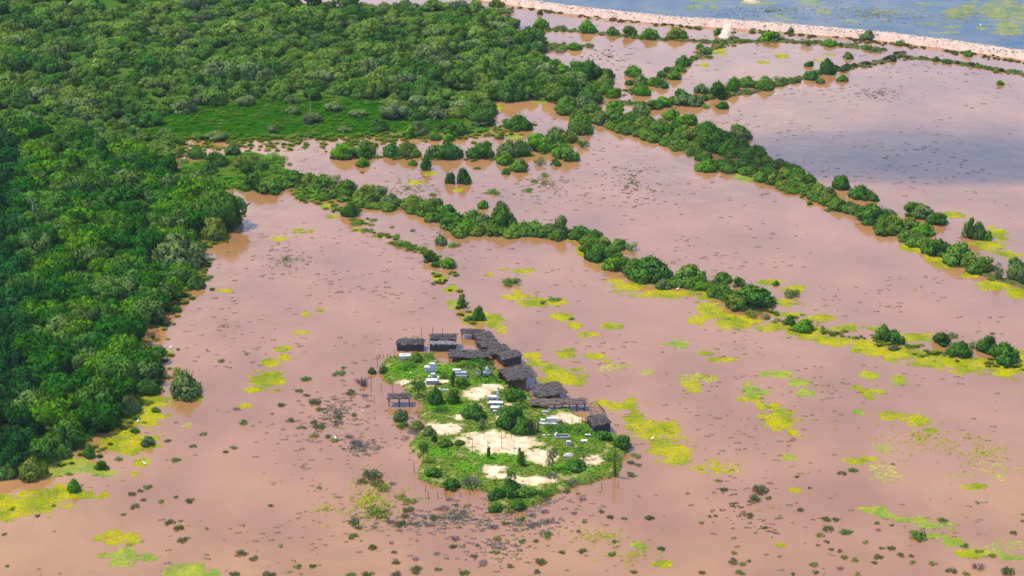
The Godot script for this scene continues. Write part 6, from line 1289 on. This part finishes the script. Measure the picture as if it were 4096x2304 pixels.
# ---------------------------------------------------------------- tombs
func build_tombs() -> void:
	var rng := seeded(616)
	for t in [
		{"kind": "tomb", "label": "flat white tomb with dark stripes nearest the rounded hut", "cat": "tomb", "x": -24.64, "z": -19.25, "yaw": 0.1, "parts": [["slab", "plaster", 0, 0.48, -0.78, 2.64, 0.59, 1.56], ["base", "plaster", 0, 0, -0.75, 2.32, 0.48, 1.35], ["stripe", "opening", -0.43, 1.09, -0.66, 1.08, 0.05, 0.13], ["stripe", "opening", 0.54, 1.09, -0.98, 1.18, 0.05, 0.13]]},
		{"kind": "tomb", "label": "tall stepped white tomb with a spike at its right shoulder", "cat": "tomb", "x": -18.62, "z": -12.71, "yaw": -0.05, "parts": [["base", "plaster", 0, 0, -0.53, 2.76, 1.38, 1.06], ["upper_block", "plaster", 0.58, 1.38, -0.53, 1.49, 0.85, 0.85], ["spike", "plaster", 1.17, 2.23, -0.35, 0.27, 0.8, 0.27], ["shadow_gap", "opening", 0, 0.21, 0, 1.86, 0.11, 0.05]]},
		{"kind": "tomb", "label": "small white tomb between the stepped tomb and the long box tomb", "cat": "tomb", "x": -18.14, "z": -9.84, "yaw": 0, "parts": [["base", "plaster", -0.21, 0, -0.4, 1.32, 0.37, 0.79], ["chamber", "plaster", 0.26, 0.37, -0.42, 0.95, 0.69, 0.63], ["opening", "opening", -0.42, 0.37, -0.01, 0.32, 0.21, 0.08]]},
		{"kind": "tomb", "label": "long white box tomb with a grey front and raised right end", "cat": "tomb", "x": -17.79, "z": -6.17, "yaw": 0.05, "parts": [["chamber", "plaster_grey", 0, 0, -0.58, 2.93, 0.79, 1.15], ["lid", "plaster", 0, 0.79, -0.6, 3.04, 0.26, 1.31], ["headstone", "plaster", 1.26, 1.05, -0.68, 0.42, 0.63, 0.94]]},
		{"kind": "tomb", "label": "white tomb with a pale teal chamber behind the dark column shrub", "cat": "tomb", "x": -11.75, "z": -9.91, "yaw": 0, "parts": [["base", "plaster", 0.26, 0, -0.45, 2.53, 0.63, 0.9], ["chamber", "plaster_teal", 0.05, 0.63, -0.69, 2.96, 0.58, 0.95], ["lid", "plaster", -0.79, 1.21, -1.08, 1.85, 0.42, 0.79], ["side_block", "plaster", -1.37, 0, -0.5, 0.42, 0.9, 0.79]]},
		{"kind": "tomb", "label": "arched white tomb half hidden behind the flat topped acacia", "cat": "tomb", "x": -7.54, "z": -10.76, "yaw": 0.14, "parts": [["base", "plaster", 0, 0, -0.4, 1.11, 0.79, 0.79], ["dome", "plaster", 0, 0.79, -0.79, 1.11, 0.58, 0.79]]},
		{"kind": "tomb", "label": "bluish domed tomb right of the acacia trunk", "cat": "tomb", "x": -5.64, "z": -10.76, "yaw": 0, "parts": [["chamber", "plaster_teal", 0, 0, -0.53, 1.64, 0.69, 1.06], ["dome", "plaster_teal", 0, 0.69, -1, 1.64, 0.63, 1.06]]},
		{"kind": "tomb_cross", "label": "slim white cross on a block above the white terraces", "cat": "tomb", "x": -3.38, "z": -1.91, "yaw": 0, "parts": [["block", "plaster", 0, 0, -0.23, 0.93, 0.62, 0.47], ["cross_shaft", "plaster", 0.36, 0.62, -0.26, 0.23, 0.88, 0.21], ["cross_arm", "plaster", 0.36, 1.04, -0.22, 0.62, 0.18, 0.18]]},
		{"kind": "tomb", "label": "upper terrace tomb of white steps with dark openings", "cat": "tomb", "x": -4.18, "z": 1.58, "yaw": -0.07, "parts": [["base", "plaster", 0, 0, -0.44, 2.68, 0.62, 0.88], ["lid", "plaster", -0.1, 0.62, -0.57, 2.47, 0.26, 1.03], ["post", "plaster", 0.98, 0.88, -0.39, 0.36, 0.82, 0.36], ["opening", "opening", -0.62, 0.21, 0, 0.57, 0.23, 0.08], ["opening", "opening", 0.31, 0.21, 0, 0.57, 0.23, 0.08]]},
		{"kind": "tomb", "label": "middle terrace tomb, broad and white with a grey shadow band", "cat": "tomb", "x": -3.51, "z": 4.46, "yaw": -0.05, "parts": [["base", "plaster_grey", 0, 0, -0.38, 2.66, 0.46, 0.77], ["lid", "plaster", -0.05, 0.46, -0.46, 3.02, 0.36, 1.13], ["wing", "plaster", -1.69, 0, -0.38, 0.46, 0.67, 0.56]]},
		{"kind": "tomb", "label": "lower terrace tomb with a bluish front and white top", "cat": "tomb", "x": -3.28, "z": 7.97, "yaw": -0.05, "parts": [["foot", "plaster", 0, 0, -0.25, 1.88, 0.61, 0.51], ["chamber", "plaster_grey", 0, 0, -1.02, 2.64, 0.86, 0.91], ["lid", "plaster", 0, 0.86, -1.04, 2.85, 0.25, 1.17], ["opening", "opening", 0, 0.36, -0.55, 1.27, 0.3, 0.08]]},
		{"kind": "tomb", "label": "broad white tomb with a raised block among the thorn fence", "cat": "tomb", "x": 7.95, "z": 13.74, "yaw": 0, "parts": [["slab", "plaster", 0, 0, -0.38, 3.66, 0.45, 0.75], ["raised_block", "plaster", 0.65, 0.45, -1.18, 2.31, 0.9, 0.85], ["side_block", "plaster", -1.3, 0.45, -1.1, 1, 0.55, 0.7], ["corner_block", "plaster", -1.91, 0, -0.2, 0.6, 0.65, 0.5]]},
		{"kind": "tomb", "label": "ruined tomb of low grey walls without a lid", "cat": "tomb", "x": 10.7, "z": 20.22, "yaw": 0.07, "parts": [["front_wall", "plaster_grey", 0, 0, -0.12, 2.97, 0.49, 0.25], ["back_wall", "plaster_grey", 0.15, 0, -1.31, 2.77, 0.54, 0.25], ["side_wall", "plaster", -1.43, 0, -0.79, 0.35, 0.84, 0.99], ["side_wall", "plaster_grey", 1.48, 0, -0.72, 0.25, 0.45, 0.94], ["pillar", "plaster", -1.14, 0, -1.31, 0.4, 0.99, 0.35]]},
		{"kind": "grave_marker", "label": "small white upright box with a grey face on the grass", "cat": "tomb", "x": 11.91, "z": 23.08, "yaw": 0, "parts": [["foot", "plaster", 0, 0, -0.25, 0.84, 0.34, 0.49], ["box", "plaster", 0, 0.34, -0.29, 0.98, 0.69, 0.54], ["panel", "plaster_grey", 0, 0.44, -0.02, 0.69, 0.44, 0.07]]},
		{"kind": "grave_marker", "label": "little reddish brown grave box right of the ruined tomb", "cat": "tomb", "x": 16.13, "z": 19.15, "yaw": 0, "parts": [["box", "plaster_red", 0, 0, -0.3, 1.04, 0.45, 0.59], ["lid", "plaster", 0, 0.45, -0.32, 1.14, 0.12, 0.64]]},
		{"kind": "grave_slab", "label": "plain white slab on the grass below the brown grave box", "cat": "tomb", "x": 15.35, "z": 21.6, "yaw": 0.09, "parts": [["slab", "plaster", 0, 0, -0.42, 1.33, 0.25, 0.84]]},
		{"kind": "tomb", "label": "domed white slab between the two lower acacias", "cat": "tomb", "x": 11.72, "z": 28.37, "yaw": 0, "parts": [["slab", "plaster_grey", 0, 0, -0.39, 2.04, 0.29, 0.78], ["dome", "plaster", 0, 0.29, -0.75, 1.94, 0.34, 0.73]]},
		{"kind": "tomb", "label": "grey broken tomb in front of the long open shelter", "cat": "tomb", "x": 7.44, "z": 7.97, "yaw": 0.1, "parts": [["base", "plaster_grey", 0, 0, -0.43, 1.78, 0.3, 0.86], ["headstone", "plaster_grey", 0.71, 0.3, -0.56, 0.56, 0.36, 0.41], ["rubble_block", "plaster", -0.56, 0.3, -0.33, 0.56, 0.18, 0.36]]},
		{"kind": "tomb", "label": "half buried pale tomb beside the round shrub", "cat": "tomb", "x": -15.23, "z": -3.09, "yaw": 0, "parts": [["slab", "plaster_grey", 0, 0, -0.39, 2.34, 0.26, 0.78], ["headstone", "plaster", -0.94, 0.26, -0.52, 0.47, 0.21, 0.62]]},
		{"kind": "grave_stones", "label": "small pair of white stones at the foot of the candelabra cactus", "cat": "tomb", "x": 7.26, "z": 18.72, "yaw": 0, "parts": [["stone", "plaster", -0.45, 0, -0.2, 0.74, 0.25, 0.4], ["stone", "plaster", 0.55, 0, -0.4, 0.45, 0.2, 0.3]]},
		{"kind": "grave_slab", "label": "thin sandy slab propped behind the acacia canopy", "cat": "tomb", "x": -6.13, "z": -14.25, "yaw": 0, "parts": [["slab", "plaster", 0, 0, -0.32, 1.23, 0.24, 0.64], ["headstone", "plaster", 0.59, 0.24, -0.29, 0.21, 0.37, 0.37]]},
		{"kind": "grave_stone", "label": "white stone near the tall stepped tomb", "cat": "tomb", "x": -23.05, "z": -11.98, "yaw": 0, "parts": [["stone", "plaster", 0, 0, -0.16, 0.48, 0.27, 0.32]]},
		{"kind": "washed_up_box", "label": "white crate lying among the tussocks off the left bank", "cat": "box", "x": -32.71, "z": 5.71, "yaw": 0.17, "parts": [["box", "plaster", 0, 0, -0.15, 0.56, 0.23, 0.31]]},
	]:
		var at := Vector3(t.x, island_height(t.x, t.z) - 0.05, t.z)
		var o := thing(t.kind, t.label, t.cat, at, t.yaw, "tombs on the rise" if t.cat == "tomb" else "")
		for p in t.parts:
			var st := start()
			if p[0] == "dome":
				var n := 8
				for i in n:
					for j in 3:
						var a0 := PI * 0.5 * j / 3.0
						var a1 := PI * 0.5 * (j + 1) / 3.0
						var b0 := TAU * i / n
						var b1 := TAU * (i + 1) / n
						var f := func(a: float, b: float) -> Vector3: return Vector3(p[2] + cos(a) * cos(b) * p[5] * 0.5, p[3] + sin(a) * p[6], p[4] + cos(a) * sin(b) * p[7] * 0.5)
						quad(st, f.call(a0, b0), f.call(a1, b0), f.call(a1, b1), f.call(a0, b1), Color.WHITE)
			else:
				block(st, Vector3(p[2], p[3] + p[6] * 0.5, p[4]), Vector3(p[5], p[6], p[7]), rng)
			put(p[0], st.commit(), M[p[1]], o)

# ---------------------------------------------------------------- plants and grass on the rise
func build_island_plants() -> void:
	for b in [
		["acacia_tree", "tree", "flat topped acacia spreading over the domed tombs", "umbrella", "acacia", -6.88, -10.51, 3.44, 3.95, ""],
		["acacia_tree", "tree", "dark acacia with a bare trunk above the left waterside shelter", "loose", "acacia", -20.7, -0.27, 2.46, 4.29, ""],
		["acacia_tree", "tree", "small acacia leaning behind the long box tomb", "loose", "acacia", -21.55, -4.86, 1.57, 2.12, ""],
		["shrub", "shrub", "round dark shrub left of the sandy patch", "dome", "acacia", -16.86, 2.64, 1.92, 3.82, ""],
		["shrub", "shrub", "spiky dark shrub between the round shrub and the terraces", "tall", "mangrove_dark", -12.65, 2.46, 1.92, 3.82, ""],
		["shrub", "shrub", "narrow dark column of a shrub beside the teal tomb", "tall", "mangrove_dark", -13.19, -5.25, 0.78, 3.73, ""],
		["shrub", "shrub", "leafy shrub right of the column shrub", "dome", "mangrove_bright", -11.37, -5.84, 1.96, 1.99, ""],
		["shrub", "shrub", "dark round shrub right of the white cross", "dome", "mangrove_dark", 0.77, 0.99, 2.57, 2.52, ""],
		["shrub", "shrub", "small shrub with pale blossom below the dark round one", "low", "mangrove", 1.91, 4.57, 2.04, 1.49, ""],
		["shrub", "shrub", "broad dark shrub left of the lower terrace tomb", "dome", "acacia", -8.08, 9.6, 2.65, 3.01, ""],
		["shrub", "shrub", "pale low shrub in front of the broad dark one", "thin", "mangrove_grey", -6.62, 14.93, 1.87, 2.61, ""],
		["shrub", "shrub", "largest shrub mass of the rise, right of the lower terrace", "dome", "acacia", -0.13, 13.42, 3.25, 4.51, ""],
		["shrub", "shrub", "shrub filling the gap above the largest shrub mass", "dome", "mangrove", -1.15, 7.84, 2.28, 1.7, ""],
		["shrub", "shrub", "shrub at the right flank of the largest shrub mass", "dome", "mangrove_dark", 2.36, 16.52, 2.49, 3, ""],
		["shrub", "shrub", "small dark shrub under the round left shrub", "low", "mangrove_dark", -15.39, 6.68, 1.78, 1.26, ""],
		["shrub", "shrub", "grey green shrub on the left shore of the rise", "dome", "mangrove_grey", -24.28, 9.21, 1.77, 2.39, ""],
		["shrub", "shrub", "low shrub below the grey green shore shrub", "low", "acacia", -23.21, 12.87, 1.63, 1.56, ""],
		["shrub", "shrub", "olive shrub right of the left shore shrubs", "dome", "mangrove_olive", -20.31, 13.21, 1.5, 1.59, ""],
		["shrub", "shrub", "hazy shrub on the left edge of the sand", "dome", "mangrove_grey", -17.76, 17.43, 1.74, 1.51, ""],
		["shrub", "shrub", "dark upright shrub above the leafy pair on the sand edge", "tall", "mangrove_dark", -16.51, 21.27, 0.99, 2.11, ""],
		["shrub", "shrub", "leafy bright shrub on the left edge of the sand", "dome", "mangrove", -14.47, 22.94, 1.84, 1.87, ""],
		["shrub", "shrub", "small shrub reaching farthest into the sand", "dome", "mangrove_dark", -11.06, 22.49, 1.17, 1.08, ""],
		["acacia_tree", "tree", "dark little tree standing at the left edge of the sand", "loose", "mangrove_dark", -18.31, 30.06, 1.45, 5.01, ""],
		["shrub", "shrub", "prickly bush left of the fenced grass with a thin stem", "tall", "acacia", -4.85, 28.67, 0.73, 2.55, ""],
		["shrub", "shrub", "bush at the right edge of the lower green patch", "tall", "mangrove", 1.8, 31.48, 1.2, 3.78, ""],
		["acacia_tree", "tree", "thin leaved young tree in the right part of the sand", "loose", "mangrove_grey", 8.27, 33.59, 1.8, 4.93, ""],
		["acacia_tree", "tree", "small umbrella acacia on the lower right grass", "umbrella", "acacia", 14.89, 29.4, 2.18, 2.44, ""],
		["shrub", "shrub", "low dark bush in the shade of the small umbrella acacia", "dome", "mangrove_dark", 13.3, 32.64, 2.4, 1.67, ""],
		["shrub", "shrub", "bright low bush left of the shaded one", "low", "mangrove_bright", 10.39, 34.13, 1.91, 1.11, ""],
		["shrub", "shrub", "dense hedge-like bush at the right tip of the rise", "dome", "mangrove_dark", 23.17, 22.7, 2.33, 2.44, ""],
		["shrub", "shrub", "bush joining the right tip bush from the left", "dome", "acacia", 19.86, 19.92, 2.1, 1.68, ""],
		["shrub", "shrub", "creeping bush below the collapsed hut", "low", "mangrove_bright", 16.22, 18.19, 2.35, 1.34, ""],
		["shrub", "shrub", "creeping bush below the broad white tomb", "low", "acacia", 9.83, 15.52, 2.86, 1.5, ""],
		["shrub", "shrub", "creeping bush right of the broad white tomb", "low", "mangrove", 13.56, 16.16, 2.12, 1.55, ""],
		["shrub", "shrub", "grass bush beside the vine covered post", "thin", "mangrove_bright", 20.17, 29.53, 1.57, 2.05, ""],
		["shrub", "shrub", "bush behind the flat white tomb", "dome", "mangrove", -22.17, -19.18, 1.75, 1.96, ""],
		["shrub", "shrub", "tall weeds right of the flat white tomb", "thin", "mangrove_bright", -19.02, -21.08, 1.75, 1.38, ""],
		["shrub", "shrub", "grassy bush left of the stepped tomb", "low", "mangrove_bright", -23.3, -15.28, 2.66, 2.02, ""],
		["shrub", "shrub", "round shrub at the far left of the rise", "dome", "mangrove_dark", -29.39, -14.08, 1.26, 1.91, ""],
		["shrub", "shrub", "round shrub standing in water off the far left shore", "dome", "mangrove_dark", -32.05, -13.95, 1, 1.53, ""],
		["shrub", "shrub", "bush between the stepped tomb and the teal tomb", "low", "mangrove", -15.04, -10.65, 1.98, 1.87, ""],
		["shrub", "shrub", "bush behind the teal tomb below the long shelter", "low", "mangrove_bright", -10.82, -16.32, 2.27, 1.13, ""],
		["shrub", "shrub", "tall bush at the sandy lower edge, greenest of the bottom row", "dome", "acacia", -0.2, 40.89, 1.83, 1.59, ""],
		["shrub", "shrub", "dark bush at the lower left shore of the rise", "dome", "mangrove_dark", -12.45, 40.05, 1.84, 1.83, ""],
		["shrub", "shrub", "bush on the lower left corner of the rise", "dome", "acacia", -16.08, 36.02, 1.86, 1.84, ""],
		["shrub", "shrub", "first bush of the bottom clump off the rise", "dome", "acacia", -3.22, 45.09, 1.72, 2.06, ""],
		["shrub", "shrub", "second and tallest bush of the bottom clump off the rise", "dome", "acacia", -0.6, 44.63, 1.82, 2.27, ""],
		["shrub", "shrub", "third bush of the bottom clump off the rise", "dome", "mangrove", 2.64, 44.11, 2.02, 1.75, ""],
		["shrub", "shrub", "fourth bush of the bottom clump off the rise", "low", "acacia", 6.48, 43.75, 1.92, 1.32, ""],
		["shrub", "shrub", "lower left bush of the bottom clump, set in water", "dome", "acacia", -3.19, 49.25, 1.5, 1.41, ""],
		["shrub", "shrub", "lower right bush of the bottom clump, set in water", "dome", "acacia", 1.41, 48.39, 1.6, 1.62, ""],
		["shrub", "shrub", "lowest grassy bush of the bottom clump", "low", "mangrove_olive", -0.59, 49.85, 1.1, 0.84, ""],
		["acacia_tree", "tree", "crooked little tree at the lower sandy shore", "umbrella", "acacia", -0.4, 40.97, 1.53, 3.63, ""],
		["brush_pile", "brush", "large purple grey pile of dead brush at the lower shore", "", "", -8.27, 39.64, 2.25, 2.41, ""],
		["brush_pile", "brush", "low grey pile of dead brush right of the sandy lower edge", "", "", 8.24, 36.67, 1.85, 0.93, ""],
		["brush_pile", "brush", "pale pile of dead brush near the right lower shore", "", "", 11.88, 39.36, 1.53, 1.21, ""],
		["cactus_clump", "cactus", "dark candelabra cactus clump left of the broad white tomb", "", "", 4.84, 17.01, 1.49, 3.81, ""],
		["brush_pile", "brush", "grey dead shrub standing in water left of the rise", "", "", -33.43, -7.24, 1.18, 2.34, ""],
		["brush_pile", "brush", "thin dead brush leaning on the broad white tomb", "", "", 10.43, 12.42, 0.88, 1.47, ""],
	]:
		var at := Vector3(b[5], island_height(b[5], b[6]) - 0.03, b[6])
		if b[0] == "brush_pile":
			tussock(b[0], b[1], b[2], "", true, "dead_brush", at, b[7], b[8])
		elif b[0] == "cactus_clump":
			cactus(b[2], at, b[7], b[8])
		else:
			plant(b[0], b[1], b[2], b[9], b[3], b[4], at, b[7], b[8])
	var rng := seeded(828)
	var at2 := []
	var tints := []
	for i in 36000:
		var p := island_box.position + Vector2(rng.randf(), rng.randf()) * island_box.size
		var h := island_height(p.x, p.y)
		if h < 0.03:
			continue
		var s := sandy(p.x, p.y)
		var c := island_paint(p.x, p.y, 1.0)
		if s > 0.35 or c.r > c.g:
			if rng.randf() > 0.02:
				continue
			c = Color(0.10, 0.15, 0.03)
		elif rng.randf() < 0.35:
			continue
		var r := rng.randf_range(0.12, 0.32)
		at2.append(Transform3D(Basis(Vector3.UP, rng.randf() * TAU), Vector3(p.x, h, p.y)).scaled_local(Vector3(r, rng.randf_range(0.08, 0.28), r)))
		var k := rng.randf_range(1.6, 2.5)
		tints.append(Color(c.r * k, c.g * k, c.b * k))
	many("island_grass", tufts.grass[0], M.tinted_leaf, at2, tints, "short bright green grass growing over the rise between the tombs")

func cactus(label: String, at: Vector3, r: float, h: float) -> void:
	var rng := seeded(int(at.x * 10.0) + 5000)
	var o := thing("cactus_clump", label, "cactus", at)
	for i in 16:
		var st := start()
		var t := rng.randf() * TAU
		var rr := sqrt(rng.randf()) * r * 0.5
		var foot := Vector3(cos(t) * rr, -0.1, sin(t) * rr)
		var elbow := foot + Vector3(cos(t) * r * 0.3, h * rng.randf_range(0.2, 0.4), sin(t) * r * 0.3)
		var tip := elbow + Vector3(cos(t) * r * 0.12, h * rng.randf_range(0.35, 0.65), sin(t) * r * 0.12)
		rod(st, foot, elbow, 0.13, 0.12, shade(rng, 0.6, 1.4), 6)
		rod(st, elbow, tip, 0.12, 0.07, shade(rng, 0.6, 1.4), 6)
		put("arm", st.commit(), M.scrub if i % 3 else M.dead_brush, o)

func build_posts() -> void:
	var rng := seeded(717)
	for p in [
		["fence_post", "thin post in the water, first in the row off the lower left shore", -17.42, 41.81, 1.52, "posts off the lower shore"],
		["fence_post", "thin post in the water, second in the row off the lower left shore", -16.75, 44.51, 1.51, "posts off the lower shore"],
		["fence_post", "thin post in the water, third in the row off the lower left shore", -14.95, 44.3, 1.39, "posts off the lower shore"],
		["fence_post", "thin post in the water, fourth in the row off the lower left shore", -13.18, 43.89, 1.39, "posts off the lower shore"],
		["fence_post", "thin post in the water, fifth in the row off the lower left shore", -10.34, 43.89, 1.28, "posts off the lower shore"],
		["fence_post", "thin post in the water, sixth in the row off the lower left shore", -8.5, 42.64, 1.86, "posts off the lower shore"],
		["fence_post", "leaning post in the water off the lower right shore", 18.19, 40.97, 1.63, "posts off the right shore"],
		["fence_post", "dark post in the water farthest right of the rise", 21.49, 40.34, 1.87, "posts off the right shore"],
		["fence_post", "crooked fence stake, first of those around the bare sand", -8.27, 26.67, 3.35, "stakes around the sand"],
		["fence_post", "crooked fence stake, second of those around the bare sand", -5.09, 24.19, 1.8, "stakes around the sand"],
		["fence_post", "crooked fence stake, third of those around the bare sand", 0.43, 24.87, 2.16, "stakes around the sand"],
		["fence_post", "crooked fence stake, fourth of those around the bare sand", -2.16, 24.42, 3.84, "stakes around the sand"],
		["fence_post", "crooked fence stake, fifth of those around the bare sand", -5.88, 20.31, 0.97, "stakes around the sand"],
		["fence_post", "crooked fence stake, sixth of those around the bare sand", -1.45, 19.38, 1.21, "stakes around the sand"],
		["fence_post", "crooked fence stake, seventh of those around the bare sand", -0.1, 19.61, 1.21, "stakes around the sand"],
		["fence_post", "crooked fence stake, eighth of those around the bare sand", -8.93, 20.31, 1.57, "stakes around the sand"],
		["fence_post", "crooked fence stake, ninth of those around the bare sand", 2.66, 41.39, 1.28, "stakes around the sand"],
		["fence_post", "crooked fence stake, tenth of those around the bare sand", 8.78, 41.39, 1.63, "stakes around the sand"],
		["fence_post", "crooked fence stake, eleventh of those around the bare sand", -3.27, 39.92, 2.34, "stakes around the sand"],
		["fence_post", "crooked fence stake, twelfth of those around the bare sand", -8.69, 35.02, 1.41, "stakes around the sand"],
		["fence_post", "crooked fence stake, thirteenth of those around the bare sand", -0.41, 30.22, 1.43, "stakes around the sand"],
		["fence_post", "crooked fence stake, fourteenth of those around the bare sand", -13.26, 28.01, 2.15, "stakes around the sand"],
		["fence_post", "tall thin pole in the water, first along the left side of the rise", -31.51, -4.56, 4.07, "poles off the left side"],
		["fence_post", "tall thin pole in the water, second along the left side of the rise", -29.32, -4.56, 1.89, "poles off the left side"],
		["fence_post", "tall thin pole in the water, third along the left side of the rise", -26.81, -4.56, 1.89, "poles off the left side"],
		["fence_post", "tall thin pole in the water, fourth along the left side of the rise", -30.48, 1.58, 1.58, "poles off the left side"],
		["fence_post", "tall thin pole in the water, fifth along the left side of the rise", -24.39, -6.65, 1.31, "poles off the left side"],
		["fence_post", "short fence post, first beside the rounded hut", -30.72, -21.79, 1.19, "posts beside the rounded hut"],
		["fence_post", "short fence post, second beside the rounded hut", -29.79, -22.11, 0.96, "posts beside the rounded hut"],
		["fence_post", "short fence post, third beside the rounded hut", -29, -22.43, 1.05, "posts beside the rounded hut"],
		["fence_post", "short fence post, fourth beside the rounded hut", -28.28, -22.62, 0.81, "posts beside the rounded hut"],
		["fence_post", "short fence post, fifth beside the rounded hut", -27.11, -20.2, 2.23, "posts beside the rounded hut"],
		["fence_post", "thorn fence stake, first right of the broad white tomb", 10.66, 13.41, 1.41, "stakes by the broad tomb"],
		["fence_post", "thorn fence stake, second right of the broad white tomb", 11.42, 13.14, 1.13, "stakes by the broad tomb"],
		["fence_post", "thorn fence stake, third right of the broad white tomb", 14.42, 13.68, 1.83, "stakes by the broad tomb"],
		["fence_post", "thorn fence stake, fourth right of the broad white tomb", 15.18, 13.41, 1.55, "stakes by the broad tomb"],
		["fence_post", "thorn fence stake, fifth right of the broad white tomb", 15.82, 13.14, 1.27, "stakes by the broad tomb"],
		["fence_post", "thorn fence stake, sixth right of the broad white tomb", 16.46, 12.86, 1.19, "stakes by the broad tomb"],
		["fence_post", "thorn fence stake, seventh right of the broad white tomb", 12.88, 15.05, 2.39, "stakes by the broad tomb"],
		["forked_post", "forked dead pole rising behind the rounded hut", -21.12, -26.29, 5.42, ""],
		["fence_post", "slim pole behind the left end of the tall hut", -18.9, -34.89, 2.29, ""],
		["fence_post", "stout pole behind the middle of the tall hut", -16.48, -34.89, 1.98, ""],
		["fence_post", "tall reddish corner pole left of the wide sagging shelter", -2.04, -10.27, 3.81, ""],
		["fence_post", "shaggy pole on the far left shore of the rise", -30.96, -17.05, 2.82, ""],
		["fence_post", "pole in the water by the dark little tree", -20.14, 33.84, 3, ""],
	]:
		var o := put(p[0], crooked_post(p[4], 0.075, rng, p[0] == "forked_post"), M.pole)
		o.position = Vector3(p[2], island_height(p[2], p[3]), p[3])
		tag(o, p[1], "post", p[5])
	for l in [["tall vine covered post at the right shore of the rise", 21.01, 35.34, 6.8, 0.8]]:
		var o := thing("vine_covered_post", l[0], "post", Vector3(l[1], island_height(l[1], l[2]), l[2]))
		put("post", crooked_post(l[3], 0.09, rng), M.pole, o)
		var st := start()
		for i in 240:
			var y: float = rng.randf() * l[3] * l[4]
			var d := ball(rng)
			leaf(st, Vector3(d.x * 0.35, y, d.z * 0.35), d, rng.randf_range(0.1, 0.22), shade(rng, 0.6, 1.3), rng, Vector3.UP * 0.3)
		put("foliage", st.commit(), M.scrub, o)

func build_birds() -> void:
	var rng := seeded(1212)
	for b in [["white egret standing in open water off the near wood", -80.1, -26.9, 0.4], ["white egret standing in the wide pond by the curved dike", 87, -226.3, 1.2], ["white egret wading in the blue lagoon beside a yellow patch", 173.8, -312.2, 2], ["white egret on the yellow shelf of the middle dike", 41.6, -61.9, 0.2], ["white egret at the edge of the long shore mat", -81, 11.1, 1], ["white egret on the thin patch off the shore mat", -76.3, 30.3, 2.6], ["white egret on the yellow mat beside the rise", 29.9, 19.2, 0.6], ["white egret among the tussocks off the left bank", -37.6, 19, 2.2]]:
		var o := thing("white_egret", b[0], "bird", Vector3(b[1], 0.0, b[2]), b[3])
		var st := start()
		var last := Vector3(-0.34, 0.36, 0)
		var lr := 0.02
		for k in [[-0.2, 0.42, 0.09], [0.0, 0.47, 0.13], [0.16, 0.52, 0.10], [0.24, 0.62, 0.045], [0.2, 0.74, 0.035], [0.26, 0.86, 0.035], [0.33, 0.88, 0.045], [0.40, 0.87, 0.02]]:
			var q := Vector3(k[0], k[1], 0)
			rod(st, last, q, lr, k[2], Color.WHITE, 7)
			last = q
			lr = k[2]
		put("body", st.commit(), M.feather, o)
		var bk := start()
		rod(bk, last, last + Vector3(0.13, -0.02, 0), 0.018, 0.004, Color.WHITE, 4)
		put("beak", bk.commit(), M.beak, o)
		for s in [-0.05, 0.05]:
			var lg := start()
			rod(lg, Vector3(0.02, -0.1, s), Vector3(0.0, 0.4, s), 0.012, 0.014, Color.WHITE, 4)
			put("leg", lg.commit(), M.opening, o)
		o.scale = Vector3.ONE * 1.15

# one small fair weather cloud drifts overhead and shades a patch of the wide pond
func build_cloud() -> void:
	var air := FogMaterial.new()
	air.density = 0.016
	air.albedo = Color(1, 1, 1)
	for c in [[-80, 0, -240, 120, 46, 50], [-50, 4, -236, 90, 60, 40], [-112, -3, -236, 70, 40, 30], [-5, 2, -232, 110, 50, 46], [40, 0, -226, 100, 40, 40], [-60, 6, -246, 170, 36, 64]]:
		var o := FogVolume.new()
		o.name = numbered("cloud")
		o.shape = RenderingServer.FOG_VOLUME_SHAPE_ELLIPSOID
		o.size = Vector3(c[3], c[4], c[5])
		o.material = air
		o.position = Vector3(c[0], 420 + c[1], c[2])
		add_child(o)
		o.set_meta("kind", "stuff")


func _ready() -> void:
	# ---- camera
	var cam := Camera3D.new()
	cam.name = "camera"
	cam.position = Vector3(0, 190, 384)
	cam.rotation_degrees = Vector3(-23, 0, 0)
	cam.fov = 17.0
	cam.near = 5.0
	cam.far = 9000.0
	add_child(cam)
	cam.current = true
	# ---- sky, air and exposure
	var env := Environment.new()
	env.background_mode = Environment.BG_SKY
	env.sky = Sky.new()
	env.sky.sky_material = sky_panorama()
	env.background_energy_multiplier = 1.0
	env.tonemap_mode = Environment.TONE_MAPPER_LINEAR
	env.tonemap_exposure = 1.45
	env.sdfgi_enabled = true
	env.ssao_enabled = true
	env.ssil_enabled = true
	env.volumetric_fog_enabled = true
	env.volumetric_fog_density = 0.0
	env.fog_enabled = FOG_ON
	env.fog_density = 0.00003
	env.fog_light_color = Color(0.80, 0.88, 0.95)
	var we := WorldEnvironment.new()
	we.name = "world_environment"
	we.environment = env
	add_child(we)
	# ---- sun: high, from the left and slightly beyond
	var sun := DirectionalLight3D.new()
	sun.name = "sun"
	sun.light_color = Color(1.0, 0.96, 0.88)
	sun.light_energy = 1.6
	sun.light_angular_distance = 0.5
	sun.shadow_enabled = true
	add_child(sun)
	sun.look_at_from_position(Vector3(-0.42, 0.89, -0.16) * 100.0, Vector3.ZERO)

	build_materials()
	build_plants()
	build_setting()
	build_forest()
	build_bushes()
	build_weed()
	build_tussocks()
	build_huts()
	build_tombs()
	build_island_plants()
	build_posts()
	build_birds()
	build_cloud()
